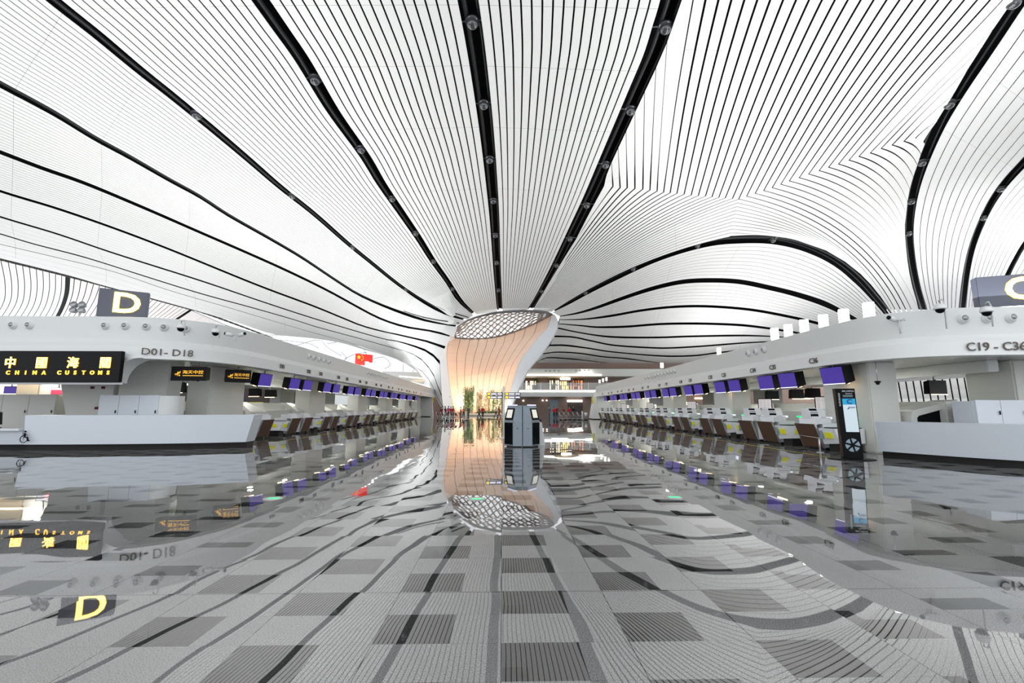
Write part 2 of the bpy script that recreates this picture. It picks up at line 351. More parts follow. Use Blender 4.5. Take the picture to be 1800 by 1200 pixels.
RAIL = {
 'L1': lc([(1757, 1094), (1748, 960), (1742, 840), (1735, 720), (1715, 500), (1695, 330), (1670, 150), (1645, 0), (1605, -220)]),
 'L2': lc([(1667, 1106), (1620, 1060), (1570, 985), (1520, 915), (1470, 835), (1405, 740), (1340, 645), (1280, 545), (1170, 390), (1065, 215), (985, 100), (915, 0), (760, -220)]),
 'L3': lc([(1640, 1125), (1560, 1100), (1490, 1060), (1400, 1000), (1300, 920), (1220, 855), (1100, 750), (980, 655), (870, 560), (740, 450), (600, 335), (480, 240), (330, 115), (185, 0), (-80, -220)]),
 'L4': lc([(1610, 1146), (1500, 1128), (1400, 1095), (1270, 1040), (1180, 985), (1060, 905), (950, 840), (800, 755), (700, 690), (590, 630), (450, 550), (330, 485), (200, 405), (100, 350), (0, 297), (-300, 135)]),
 'L5': lc([(1585, 1180), (1510, 1162), (1422, 1148), (1328, 1116), (1150, 1020), (1000, 947), (850, 880), (700, 815), (500, 728), (300, 645), (150, 592), (0, 535), (-300, 420)]),
 'L6': lc([(1568, 1222), (1548, 1216), (1500, 1200), (1422, 1182), (1288, 1150), (1210, 1120), (1100, 1075), (900, 1000), (600, 878), (400, 802), (200, 733), (0, 672), (-300, 570)]),
 'L7': lc([(1546, 1275), (1536, 1262), (1514, 1242), (1480, 1224), (1400, 1200), (1334, 1188), (1110, 1122), (920, 1060), (700, 985), (400, 890), (200, 822), (0, 762), (-300, 665)]),
 'L8': lc([(1552, 1390), (1542, 1374), (1534, 1336), (1514, 1300), (1492, 1270), (1452, 1244), (1410, 1230), (1352, 1214), (1302, 1200), (1244, 1184), (1110, 1148), (1036, 1124), (900, 1085), (700, 1030), (500, 968), (300, 905), (120, 858), (0, 822), (-300, 735)]),
 'L9': lc([(1556, 1430), (1538, 1398), (1514, 1344), (1480, 1302), (1410, 1268), (1340, 1244), (1214, 1200), (1110, 1172), (1000, 1140), (800, 1080), (600, 1022), (400, 955), (200, 905), (0, 858), (-300, 785)]),
 'LE': lc([(1560, 1450), (1538, 1410), (1504, 1348), (1456, 1298), (1386, 1260), (1280, 1230), (1200, 1206), (1100, 1190), (960, 1175), (850, 1140), (700, 1095), (500, 1040), (350, 1000), (240, 968), (0, 908), (-300, 835)]),
 'R1': rc([(62, 1092), (110, 1020), (160, 930), (220, 810), (280, 690), (340, 560), (400, 430), (460, 300), (510, 190), (545, 90), (575, 0), (635, -220)]),
 'R2': rc([(140, 1096), (200, 1065), (280, 1020), (400, 960), (500, 915), (600, 880), (700, 855), (780, 846), (900, 845), (1000, 862), (1090, 895), (1160, 935), (1220, 985), (1270, 1040), (1330, 1115), (1400, 1230)]),
 'R3': rc([(168, 1112), (230, 1102), (300, 1082), (400, 1045), (500, 1012), (600, 990), (700, 985), (800, 990), (900, 1010), (1000, 1035), (1100, 1070), (1200, 1120), (1300, 1180)]),
 'R4': rc([(168, 1124), (255, 1122), (350, 1110), (450, 1092), (550, 1080), (650, 1076), (750, 1080), (850, 1090), (950, 1108), (1050, 1130), (1150, 1158), (1250, 1195)]),
 'R5': rc([(164, 1138), (240, 1144), (300, 1150), (400, 1148), (520, 1139), (640, 1137), (760, 1140), (840, 1146), (950, 1162), (1050, 1180), (1200, 1215)]),
 'R6': rc([(160, 1152), (230, 1168), (320, 1182), (400, 1186), (520, 1186), (640, 1182), (840, 1180), (1000, 1190), (1150, 1215)]),
 'R7': rc([(148, 1182), (214, 1184), (280, 1198), (360, 1214), (480, 1222), (560, 1223), (680, 1216), (840, 1204), (1000, 1200), (1150, 1225)]),
 'R8': rc([(134, 1214), (186, 1214), (266, 1224), (360, 1238), (520, 1251), (640, 1250), (740, 1238), (900, 1225), (1150, 1240)]),
 'R9': rc([(106, 1244), (160, 1238), (240, 1242), (320, 1254), (400, 1260), (500, 1274), (580, 1286), (740, 1286), (950, 1286), (1150, 1286)]),
 'R10': rc([(86, 1276), (118, 1258), (186, 1260), (266, 1268), (360, 1280), (440, 1288), (580, 1300), (740, 1304), (1150, 1304)]),
 'RE': rc([(76, 1296), (118, 1288), (186, 1288), (266, 1290), (360, 1292), (440, 1300), (580, 1312), (740, 1316), (1150, 1316)]),
 'Q1': rc([(1475, 1180), (1445, 1085), (1420, 1000), (1402, 900), (1395, 800), (1408, 690), (1440, 580), (1500, 440), (1570, 318), (1640, 210), (1705, 110), (1775, 0), (1920, -220)]),
 'Q2': rc([(1575, 1180), (1585, 1080), (1600, 960), (1620, 870), (1650, 790), (1690, 710), (1740, 640), (1800, 575), (1920, 450), (2080, 300), (2260, 150)]),
 'Q3': rc([(1690, 1180), (1700, 1060), (1745, 960), (1765, 920), (1800, 860), (1850, 800), (1950, 700), (2080, 600), (2260, 450)]),
 'Q4': rc([(1790, 1180), (1820, 1080), (1870, 1000), (1950, 900), (2080, 790), (2260, 680)]),
}
NS = 56
WR = {k: [cast(*p) for p in crom(v, NS)] for k, v in RAIL.items()}
def strips(mb, lines, gap=.12, gfrac=.18, thick=.035, seg=9, w0=0, w1=0, mi=0):
    """panels between neighbouring lines; every panel is a thin tray with its own edges"""
    for i in range(len(lines) - 1):
        A, B = lines[i], lines[i + 1]; n = min(len(A), len(B)); a2 = []; b2 = []
        for k in range(n):
            d = B[k] - A[k]; l = d.length
            if l < 1e-4: a2.append(A[k].copy()); b2.append(B[k].copy()); continue
            g = min(gap / 2, gfrac * l / 2); ga = gb = g
            if i == 0 and w0: ga = min(w0 / 2, l * .4)
            if i == len(lines) - 2 and w1: gb = min(w1 / 2, l * .4)
            a2.append(A[k] + d * (ga / l)); b2.append(B[k] - d * (gb / l))
        k0 = 0
        while k0 < n - 1:
            k1 = min(k0 + seg, n - 1)
            a = a2[k0:k1 + 1]; b = b2[k0:k1 + 1]
            if k1 < n - 1:
                e = (a[-2] - a[-1]); a = a[:-1] + [a[-1] + e.normalized() * min(.012, e.length * .2)]
                e = (b[-2] - b[-1]); b = b[:-1] + [b[-1] + e.normalized() * min(.012, e.length * .2)]
            up = Vector((0, 0, thick)); m_ = len(a)
            vs = a + b + [p + up for p in a] + [p + up for p in b]
            fs = [(j, m_ + j, m_ + j + 1, j + 1) for j in range(m_ - 1)]
            fs += [(j, j + 1, 2 * m_ + j + 1, 2 * m_ + j) for j in range(m_ - 1)]
            fs += [(m_ + j + 1, m_ + j, 3 * m_ + j, 3 * m_ + j + 1) for j in range(m_ - 1)]
            mb.add(vs, fs, mi); k0 = k1
def between(A, B, n):
    out = []
    for i in range(n + 1):
        f = i / n; ln = []
        for a, b in zip(A, B):
            p = a.lerp(b, f); z = field(p.x, p.y)
            if 0 < i < n and abs(z - p.z) < 1.6 and p.y < 78: p.z = z
            ln.append(p)
        out.append(ln)
    return out
def band(a, b, n, wa, wb, m='panel', **kw):
    A, B = [], []
    for p, q in zip(WR[a], WR[b]):
        l = max(1e-6, (q - p).length); d = (q - p) / l; A.append(p + d * min(wa / 2, l * .10)); B.append(q - d * min(wb / 2, l * .10))
    mb = MB(); strips(mb, between(A, B, n), **kw)
    return mb.build('ceiling', m, kind='structure')
GW = dict(L1=1.0, L2=.88, L3=.86, L4=.95, L5=.9, L6=.75, L7=.65, L8=.5, L9=.2, LE=.15, R1=1.5, R2=1.7, R3=1.6, R4=1.0, R5=1.0, R6=.9, R7=.9, R8=.9, R9=.8, R10=.7, RE=.3, Q1=1.7, Q2=1.7, Q3=1.7, Q4=1.5)
for a_, b_, n_ in (('L1', 'R1', 17), ('L2', 'L1', 17), ('L3', 'L2', 18), ('L4', 'L3', 20), ('L5', 'L4', 19), ('L6', 'L5', 15), ('L7', 'L6', 9), ('L8', 'L7', 4), ('L9', 'L8', 3), ('LE', 'L9', 3),
                   ('R2', 'R3', 10), ('R3', 'R4', 7), ('R4', 'R5', 3), ('R5', 'R6', 1), ('R6', 'R7', 1), ('R7', 'R8', 1), ('R8', 'R9', 1), ('R9', 'R10', 1), ('R10', 'RE', 1),
                   ('Q1', 'Q2', 9), ('Q2', 'Q3', 9), ('Q3', 'Q4', 7)):
    band(a_, b_, n_, GW[a_], GW[b_], gap=.06 if a_ in ('L7', 'L8', 'L9', 'LE', 'R4') else .125)

# the folded field between R1 and Q1: three fans of panels meeting on seams
AB = [(355, 655), (380, 660), (405, 660), (432, 663), (460, 665), (485, 668), (510, 672), (533, 676), (556, 678), (580, 680), (605, 683), (630, 686), (655, 688), (680, 690), (703, 692), (727, 694), (750, 696), (775, 698)]
AC = [(797, 700), (825, 690), (855, 680), (885, 670), (915, 660), (945, 648), (975, 636), (1010, 625), (1043, 612), (1080, 600), (1113, 588), (1148, 577), (1185, 563), (1220, 550), (1260, 538), (1298, 522), (1337, 510), (1378, 497), (1420, 485)]
BC = [(797 - 3.1 * j, 700 + 13.2 * j) for j in range(1, 10)]
r1edge = [(332, 612), (350, 572), (373, 522), (401, 463), (432, 397), (466, 325), (506, 240), (545, 150)]
linesA = [[cast(*p) for p in crom(rc([(322, 652), (327, 634), (334, 612)]), 30)]]
for k in range(37):
    p0 = (AB + AC)[k]
    if k < 7: p1 = r1edge[k + 1]
    elif k < 32: p1 = (635 + 45.5 * (k - 7), 0)
    else: p1 = {32: (1690, 105), 33: (1648, 172), 34: (1602, 244), 35: (1553, 330), 36: (1492, 428)}[k]
    pts = [p0, p1]
    mid = ((p0[0] + p1[0]) / 2 - (6 if k > 6 else 0), (p0[1] + p1[1]) / 2)
    pts = [p0, mid, p1]
    if 7 <= k < 32: pts.append((p1[0] + (p1[0] - mid[0]) * .75, -230))
    linesA.append([cast(*p) for p in crom(rc(pts), 30)])
linesA.append([cast(*p) for p in crom(rc([(1446, 500), (1466, 468), (1496, 424)]), 30)])
mb = MB(); strips(mb, linesA, seg=8, gap=.13, gfrac=.22); mb.build('ceiling', 'panel', kind='structure')
def bez(p0, p1, p2, n): return [((1 - t) ** 2 * p0[0] + 2 * t * (1 - t) * p1[0] + t * t * p2[0], (1 - t) ** 2 * p0[1] + 2 * t * (1 - t) * p1[1] + t * t * p2[1]) for t in [i / (n - 1) for i in range(n)]]
linesB = [[cast(*p) for p in crom(rc([(322, 652), (300, 695), (240, 812), (180, 930), (125, 1025), (72, 1092)]), 36)]]
vb = AB + [AC[0]] + BC + [(765, 834)]
for i, p0 in enumerate(vb):
    f = i / (len(vb) - 1); ctrl = (262 + (430 - 262) * f ** .75, 770 + (905 - 770) * f ** 1.3); end = (72 + 68 * f, 1092 + 4 * f)
    linesB.append([cast(*p) for p in rc(bez(p0, ctrl, end, 36))])
mb = MB(); strips(mb, linesB, seg=10, gap=.17, gfrac=.34, w1=.5); mb.build('ceiling', 'panel', kind='structure')
endC = [(1012, 848), (1104, 880), (1172, 920), (1225, 962), (1262, 1000), (1296, 1042), (1322, 1080), (1342, 1110), (1354, 1130),
        (1368, 1132), (1386, 1132), (1403, 1130), (1420, 1125), (1432, 1100), (1420, 1050), (1408, 1010), (1398, 965), (1390, 915), (1385, 870), (1382, 830), (1381, 790), (1386, 750), (1390, 710),
        (1398, 665), (1410, 622), (1425, 580), (1437, 542), (1452, 505)]
linesC = [[cast(*p) for p in crom(rc([(765, 830), (860, 826), (950, 834), (1004, 844)]), 36)]]
vc = BC[::-1] + AC
for p0, p2 in zip(vc, endC):
    ctrl = (p0[0] + (p2[0] - p0[0]) * .74, p0[1] + (p2[1] - p0[1]) * .22)
    linesC.append([cast(*p) for p in rc(bez(p0, ctrl, p2, 36))])
mb = MB(); strips(mb, linesC, seg=10, gap=.14, gfrac=.24); mb.build('ceiling', 'panel', kind='structure')

# far hall ceiling seen beyond the left edge
FL = {'a': [(-150, 420), (-120, 480), (-110, 520), (-130, 575)], 'b': [(119, 486), (117, 515), (108, 543), (92, 572)],
      'c': [(335, 545), (318, 556), (296, 570), (270, 590)], 'd': [(398, 572), (385, 580), (372, 588), (355, 600)], 'e': [(478, 594), (470, 598), (462, 602), (450, 612)]}
def cast2(px, py): 
    r = ray(px, py); r = r / r.y; return CAM + r * ((26.0 - CAMH) / max(r.z, .09))
WF = {k: [cast2(*p) for p in crom(v, 14)] for k, v in FL.items()}
def lerp_lines(A, B, n): return [[a.lerp(b, i / n) for a, b in zip(A, B)] for i in range(n + 1)]
mb = MB(); strips(mb, lerp_lines(WF['a'], WF['b'], 20), w1=1.2, gap=.22, gfrac=.14); mb.build('ceiling', 'panel', kind='structure')
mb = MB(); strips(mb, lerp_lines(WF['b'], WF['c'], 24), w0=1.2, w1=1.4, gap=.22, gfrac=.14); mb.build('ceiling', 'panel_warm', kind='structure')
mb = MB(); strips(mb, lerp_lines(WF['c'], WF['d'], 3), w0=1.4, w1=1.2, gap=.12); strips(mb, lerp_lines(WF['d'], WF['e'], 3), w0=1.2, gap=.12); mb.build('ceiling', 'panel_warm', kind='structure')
mb = MB(); mb.grid([[p + (p - CAM).normalized() * 2 + Vector((0, 0, .15)) for p in WF[k]] for k in 'abcde']); mb.build('ceiling', 'void', kind='structure')
ln = [cast2(*p) for p in crom([(0, 455), (120, 485), (250, 520), (350, 547), (480, 594)], 50)]
mb = MB()
for i in range(0, 49): mb.tube([ln[i], ln[i].lerp(ln[i + 1], .78)], .28, 6)
mb.build('trim_1', 'joint', kind='structure')

# black roof void above the panels, open over the column's skylight
mb = MB(); xs = [-100 + 4 * i for i in range(51)]; ys = [4 + 3 * i for i in range(36)]
vs = [(x, y, field(x, y) + 1.0) for y in ys for x in xs]; fs = []
for j in range(len(ys) - 1):
    for i in range(len(xs) - 1):
        xc, yc = xs[i] + 2, ys[j] + 1.5
        if -30 < xc < 6 and yc > 60: continue
        if xc < -12 and yc > 60: continue
        if xc >= 6 and yc > 79: continue
        if xc > 12 and yc > 100: continue
        v_ = ROT.transposed() @ (Vector((xc, yc, field(xc, yc) + 1)) - CAM); qx, qy = 900 + F * v_.x / -v_.z, 600 - F * v_.y / -v_.z
        le = 454 + .25 * qx if qx < 350 else 541 + .33 * (qx - 350)
        if qx < 700 and qy > le - 22: continue
        fs.append((j * 51 + i, j * 51 + i + 1, (j + 1) * 51 + i + 1, (j + 1) * 51 + i))
mb.add(vs, fs); mb.build('ceiling', 'void', kind='structure')
def void_under(a, b, dz=.5, n0=0):
    mb = MB(); rows = []
    for k in (a, b): rows.append([p + Vector((0, 0, dz)) + (p - CAM).normalized() * .6 for p in WR[k][n0:]])
    mb.grid(rows); return mb
for a, b in (('LE', 'L9'), ('L9', 'L8'), ('L8', 'L7'), ('L7', 'L6'), ('L6', 'L5'), ('L5', 'L4'), ('L4', 'L3'), ('L3', 'L2'), ('L2', 'L1'), ('L1', 'R1'), ('R2', 'R3'), ('R3', 'R4'), ('R4', 'R5'), ('R5', 'R6'), ('R6', 'R7'), ('R7', 'R8'), ('R8', 'R9'), ('R9', 'R10'), ('R10', 'RE')):
    void_under(a, b).build('ceiling', 'void', kind='structure')

# service pipes and round smoked domes inside the wide grooves
for r_, n0, sp in (('L1', 0, 7), ('L2', 0, 8), ('L3', 0, 12), ('L4', 0, 99), ('R1', 0, 7), ('R2', 0, 9), ('Q1', 0, 9), ('Q2', 0, 8), ('Q3', 0, 9)):
    ln = WR[r_]; mb = MB(); tot = 0
    side = []
    for i, p in enumerate(ln):
        d = (ln[min(i + 1, NS - 1)] - ln[max(i - 1, 0)]).normalized(); side.append(d.cross(Vector((0, 0, 1))).normalized())
    mb.tube([p + Vector((0, 0, .38)) + s_ * .3 for p, s_ in zip(ln, side)], .16, 6)
    mb.tube([p + Vector((0, 0, .45)) - s_ * .4 for p, s_ in zip(ln, side)], .09, 6)
    po = mb.build('service_pipe', 'pipe', label={'L1': 'black pipe run in the ceiling groove just left of centre', 'L2': 'black pipe run in second groove left of the column axis',
        'L3': 'black pipe run in third groove, sweeping to the upper left corner', 'L4': 'black pipe run in fourth groove, meeting the left frame edge highest',
        'R1': 'black pipe run in the groove right of centre, reaching the top edge', 'R2': 'black pipe run in the humped groove above the right hand wave',
        'Q1': 'black pipe run in the S shaped groove at upper right', 'Q2': 'black pipe run in the curved groove left of the hanging letter C',
        'Q3': 'black pipe run in the short groove above the letter C sign'}[r_], cat='pipe', group='pipes in the ceiling grooves')
    acc = 3.0; n = 0
    for i in range(1, NS):
        acc += (ln[i] - ln[i - 1]).length
        if acc > sp and (ln[i] - CAM).length < 75:
            acc = 0; n += 1
            q = MB(); q.sphere((0, 0, 0), .34, 14); q.lathe([(.42, .05), (.42, .16), (.3, .2)], 16)
            o = q.build('ceiling_dome', 'dome', po); o.location = ln[i] + Vector((0, 0, .12))
            if r_ != 'L4':
                q = MB(); q.tube([ln[i] + side[i] * .8 + Vector((0, 0, .22)), ln[i] - side[i] * .8 + Vector((0, 0, .3))], .035, 5)
                q.build('cross_bracket', 'grey', po)

# ================================================================ FLARED COLUMN with its skylight
def z3(l): return [(740 + x / 3.75, 520 + y / 3.75) for x, y in l]
ZS = 17.6
col_root = empty('flared_column', (-2, 92, 0), label='huge flared white column open at the front with peach inner cladding, at the hall end', cat='column')
def rel(mb, root):
    o = root.location; mb.v = [(x - o.x, y - o.y, z - o.z) for x, y, z in mb.v]; return mb
NC = 30
Lin = crom(z3([(190, 268), (170, 370), (175, 470), (190, 600), (210, 725), (214, 778)]), NC)
Lout = crom(z3([(190, 250), (125, 340), (100, 430), (105, 530), (120, 640), (135, 720), (140, 778)]), NC)
Rin = crom(z3([(862, 122), (835, 205), (800, 245), (720, 340), (650, 440), (610, 560), (585, 640), (562, 700), (545, 760)]), NC)
Rout = crom(z3([(880, 120), (902, 165), (890, 225), (850, 300), (780, 400), (710, 480), (650, 600), (610, 700), (585, 768)]), NC)
def dep(i, top, bot): f = i / (NC - 1); return top + (bot - top) * f ** .8
WLi = [aty(*p, dep(i, 103.5, 94)) for i, p in enumerate(Lin)]
WLo = [aty(*p, dep(i, 101.5, 92)) for i, p in enumerate(Lout)]
WRi = [aty(*p, dep(i, 84, 92)) for i, p in enumerate(Rin)]
WRo = [aty(*p, dep(i, 82, 90)) for i, p in enumerate(Rout)]
for l in (WLi, WLo, WRi, WRo): l[-1].z = 0
def shellband(a, b, out):
    mb = MB(); w = Vector(out)
    mb.grid([a, b]); mb.grid([[p + w for p in a], [p + w for p in b]]); mb.grid([a, [p + w for p in a]]); mb.grid([b, [p + w for p in b]])
    return mb
rel(shellband(WLo, WLi, (-.3, 1.2, 0)), col_root).build('shell_edge', 'shell', col_root, label='slim white edge of the column shell, left')
rel(shellband(WRi, WRo, (.3, 1.2, 0)), col_root).build('shell_edge', 'shell', col_root, label='sweeping white edge of the column shell, right')
# outer skin of the shell going round the back
mb = MB(); rows = []
for i in range(NC):
    a, b = WLo[i], WRo[i]; r = []
    for j in range(25):
        t = j / 24; w = sin(pi * t); p = a.lerp(b, t); p.y += 15.5 * w ** .75 + 4.5 * min(1, t * 7, (1 - t) * 7); r.append(p)
    rows.append(r)
mb.grid(rows); rel(mb, col_root).build('outer_shell', 'shell', col_root)
# concave cladding, one strip between each pair of joints
def clad(i, t):
    a, b = WLi[i], WRi[i]; p = a.lerp(b, t); w = sin(pi * t)
    bulge = (9.5 if i > NC * .5 else 9.5 + 2.5 * (1 - i / (NC * .5)))
    p.y += bulge * w ** .8 + 1.5 * w * (1 - i / NC); return p
K = 10
mb = MB()
for k in range(K):
    t0, t1 = k / K, (k + 1) / K
    for seg in range(0, NC - 1, 3):
        rows = []
        for i in range(seg, min(seg + 4, NC)):
            rows.append([clad(i, t0 + .02 / K + (t1 - t0 - .04 / K) * q / 4) for q in range(5)])
        if seg + 3 < NC - 1: rows[-1] = [p + (q - p) * .015 for p, q in zip(rows[-1], rows[-2])]
        mb.grid(rows)
rel(mb, col_root).build('inner_cladding', 'clad_warm', col_root, label='peach coloured curved inner cladding')
mb = MB(); mb.grid([[clad(i, q / 24) + Vector((0, .35, 0)) for q in range(25)] for i in range(NC)])
rel(mb, col_root).build('cladding_backing', 'joint', col_root)
# skylight lattice on the flat opening of the funnel
FAR = [clad(0, q / 30) for q in range(31)]
NEARPX = crom(z3([(188, 264), (210, 238), (240, 205), (300, 165), (400, 130), (530, 108), (700, 100), (820, 108), (862, 122)]), 31)
NEAR = [atz(*p, ZS + .1) for p in NEARPX]
sky = empty('skylight_lattice', (0, 92, ZS), label='oval skylight of crossed steel bars over the flared column', cat='skylight')
def G(u, v):
    u = max(0, min(1, u)); f = u * 30; i = min(29, int(f)); a = NEAR[i].lerp(NEAR[i + 1], f - i); b = FAR[i].lerp(FAR[i + 1], f - i)
    p = a.lerp(b, v); p.z = p.z + .9 * sin(pi * max(0, min(1, v))) * sin(pi * u); return p
def bar(mb, u0, v0, u1, v1, r=.16, n=8):
    pts = [G(u0 + (u1 - u0) * i / n, v0 + (v1 - v0) * i / n) for i in range(n + 1)]
    for a, b in zip(pts, pts[1:]):
        d = b - a
        if d.length < .05: continue
        s = d.cross(Vector((0, 0, 1))).normalized() * r; h = Vector((0, 0, .07))
        mb.hexa([a - s, b - s, b + s, a + s, a - s + h, b - s + h, b + s + h, a + s + h])
mb = MB(); q_ = .17
k = -1.0
while k < 1.0 + .3:
    for sgn in (1, -1):
        # lines u = k + sgn*v*.36
        u0, u1 = (k, k + .36) if sgn > 0 else (k + .36, k)
        v0, v1 = 0, 1
        if (u0 < 0 and u1 < 0) or (u0 > 1 and u1 > 1): continue
        if u0 < 0: v0 = (0 - u0) / (u1 - u0); u0 = 0
        if u0 > 1: v0 = (1 - u0) / (u1 - u0); u0 = 1
        if u1 < 0: v1 = v0 + (0 - u0) / (u1 - u0) * (1 - v0); u1 = 0
        if u1 > 1: v1 = v0 + (1 - u0) / (u1 - u0) * (1 - v0); u1 = 1
        bar(mb, u0, v0, u1, v1)
    k += .072
for v in (.2, .4, .6, .8): bar(mb, 0, v, 1, v, .12, 24)
rel(mb, sky).build('lattice_bars', 'lattice', sky)
mb = MB(); mb.tube(NEAR, .22, 6); mb.tube(FAR, .2, 6); rel(mb, sky).build('rim', 'lattice', sky)
mb = MB(); mb.grid([[G(u / 20, v / 6) + Vector((0, 0, .5)) for u in range(21)] for v in range(7)]); rel(mb, sky).build('glazing', 'roofglass', sky)

# ================================================================ CHECK-IN ISLANDS
def plan(pts, n=60):
    c = crom(pts, n); return [Vector((x, y, 0)) for x, y in c]
def build_island(side, path, zs, name_label, soffz, inner_x, end_y, depth):
    """path runs from the far end along the hall and round the near end; zs = (z, outward offset) rows of the fascia"""
    root = empty('check_in_island', (side * 17, 40, 0), label=name_label, cat='check-in island', group=None)
    P = plan(path, 90); nrm = []
    for i, p in enumerate(P):
        d = (P[min(i + 1, 89)] - P[max(i - 1, 0)]).normalized()
        n = Vector((-d.y, d.x, 0)) * (1 if side < 0 else -1)
        nrm.append(n)
    rows = [[p + n * o + Vector((0, 0, z)) for p, n in zip(P, nrm)] for z, o in zs]
    mb = MB()
    for a, b in zip(rows, rows[1:]): mb.grid([a, b], smooth=True)
    top = rows[-1]; inn = [p - n * .5 for p, n in zip(top, nrm)]; mb.grid([top, inn]); 
    bot = rows[0]; inb = [p - n * .5 + Vector((0, 0, 0)) for p, n in zip(bot, nrm)]; mb.grid([bot, inb]); mb.grid([inn, [Vector((p.x, p.y, p.z - .6)) for p in inn]])
    f = rel(mb, root).build('fascia', 'white', root)
    # soffit and roof slab
    x_out = side * (abs(inner_x) + depth)
    for z0, nm, m in ((soffz, 'soffit', 'soffit'), (zs[-1][0] - .55, 'roof_slab', 'white')):
        poly = [Vector((p.x, p.y, z0)) - n * .3 for p, n in zip(P[::2], nrm[::2])] + [Vector((x_out, P[-1].y + .3, z0)), Vector((x_out, end_y, z0))]
        mb = MB(); mb.prism(poly, (0, 0, .06)); rel(mb, root).build(nm, m, root)
    return root, P, nrm
RPATH = [(12.65, 63.5), (12.5, 55), (12.2, 40), (11.9, 30), (11.65, 21), (11.5, 17), (11.55, 15), (11.95, 13.9), (12.8, 13.2), (14.4, 12.85), (17, 12.7), (21, 12.9), (26, 13.6)]
LPATH = [(-11.9, 84), (-11.5, 60), (-11.1, 40), (-10.95, 26), (-10.95, 21.5), (-11.15, 19.4), (-11.7, 18.2), (-12.7, 17.5), (-14.2, 17.2), (-18, 17.15), (-23, 17.15), (-30, 17.15)]
RZ = [(3.0, 0), (3.42, -.03), (3.62, -.22), (4.4, -.10), (4.42, -.16)]
LZ = [(3.30, 0), (3.76, -.03), (4.0, -.25), (4.84, -.12), (4.87, -.18)]
isl_R, PR, NRM_R = build_island(1, RPATH, RZ, 'long white check-in island on the right, counters C19 to C36', 3.06, 12, 63, 12)
isl_L, PL, NRM_L = build_island(-1, LPATH, LZ, 'long white check-in island on the left, counters D01 to D18', 3.36, -12, 84, 12)
def pathx(P, y):
    for a, b in zip(P, P[1:]):
        if (a.y - y) * (b.y - y) <= 0 and a.y != b.y: return a.x + (b.x - a.x) * (y - a.y) / (b.y - a.y)
    return P[0].x
def on(P, NR, s):  # point and outward normal at path index (float)
    i = min(len(P) - 2, int(s)); f = s - i; return P[i].lerp(P[i + 1], f), NR[i].lerp(NR[i + 1], f).normalized()
def idx_by_px(P, px, z):
    best = None
    for i in range(len(P) * 8 - 8):
        p = P[i // 8].lerp(P[min(len(P) - 1, i // 8 + 1)], (i % 8) / 8); v = ROT.transposed() @ (p + Vector((0, 0, z)) - CAM)
        x = 900 + F * v.x / -v.z; e = abs(x - px)
        if best is None or e < best[0]: best = (e, i / 8)
    return best[1]
# far end walls, tapering piers with a yellow mark
def sub(mb, root): return rel(mb, root)
mb = MB(); mb.hexa([(12.25, 62.6, 0), (13.6, 62.6, 0), (14.4, 66.5, 0), (12.3, 66.5, 0), (12.75, 62.6, 3.1), (13.8, 62.6, 3.1), (14.6, 66.5, 3.1), (12.9, 66.5, 3.1)])
mb.hexa([(13.4, 62.9, 0), (24, 62.9, 0), (24, 63.3, 0), (13.4, 63.3, 0), (13.4, 62.9, 3.05), (24, 62.9, 3.05), (24, 63.3, 3.05), (13.4, 63.3, 3.05)])
mb.hexa([(12.65, 62.5, 3.0), (24, 62.5, 3.0), (24, 66, 3.0), (12.9, 66, 3.0), (12.75, 62.5, 4.3), (24, 62.5, 4.3), (24, 66, 4.3), (13.3, 66, 4.3)])
sub(mb, isl_R).build('end_pier', 'white', isl_R)
mb = MB(); mb.hexa([(-14.6, 82, 0), (-11.9, 82, 0), (-12.5, 87, 0), (-14.6, 87, 0), (-14.6, 82, 3.4), (-12.1, 82, 3.4), (-12.8, 87, 3.4), (-14.6, 87, 3.4)])
mb.hexa([(-24, 83, 0), (-13.4, 83, 0), (-13.4, 83.4, 0), (-24, 83.4, 0), (-24, 83, 3.4), (-13.4, 83, 3.4), (-13.4, 83.4, 3.4), (-24, 83.4, 3.4)])
mb.hexa([(-24, 82, 3.3), (-11.9, 82, 3.3), (-12.7, 87, 3.3), (-24, 87, 3.3), (-24, 82, 4.7), (-12.0, 82, 4.7), (-12.8, 87, 4.7), (-24, 87, 4.7)])
sub(mb, isl_L).build('end_pier', 'white', isl_L)
for root, x, y, z, sd in ((isl_R, 12.52, 64.6, 2.5, 1), (isl_L, -12.35, 84.4, 2.9, -1)):
    mb = MB(); k = .5
    for (a, b, c, d) in ((-.5, .2, .35, .55), (-.5, -.5, .35, -.1), (-.15, -.1, .15, .35)):
        mb.box(x - .12, x + .06, y + a * k * 1.2, y + c * k * 1.2, z + b * k * 1.6, z + d * k * 1.6)
    sub(mb, root).build('end_mark', 'yellow', root)
mb = MB(); mb.box(12.15, 14.5, 62.5, 66.6, 0, .1); sub(mb, isl_R).build('end_plinth', 'plinth', isl_R)
mb = MB(); mb.box(-14.7, -12.3, 81.9, 86.5, 0, .1); sub(mb, isl_L).build('end_plinth', 'plinth', isl_L)
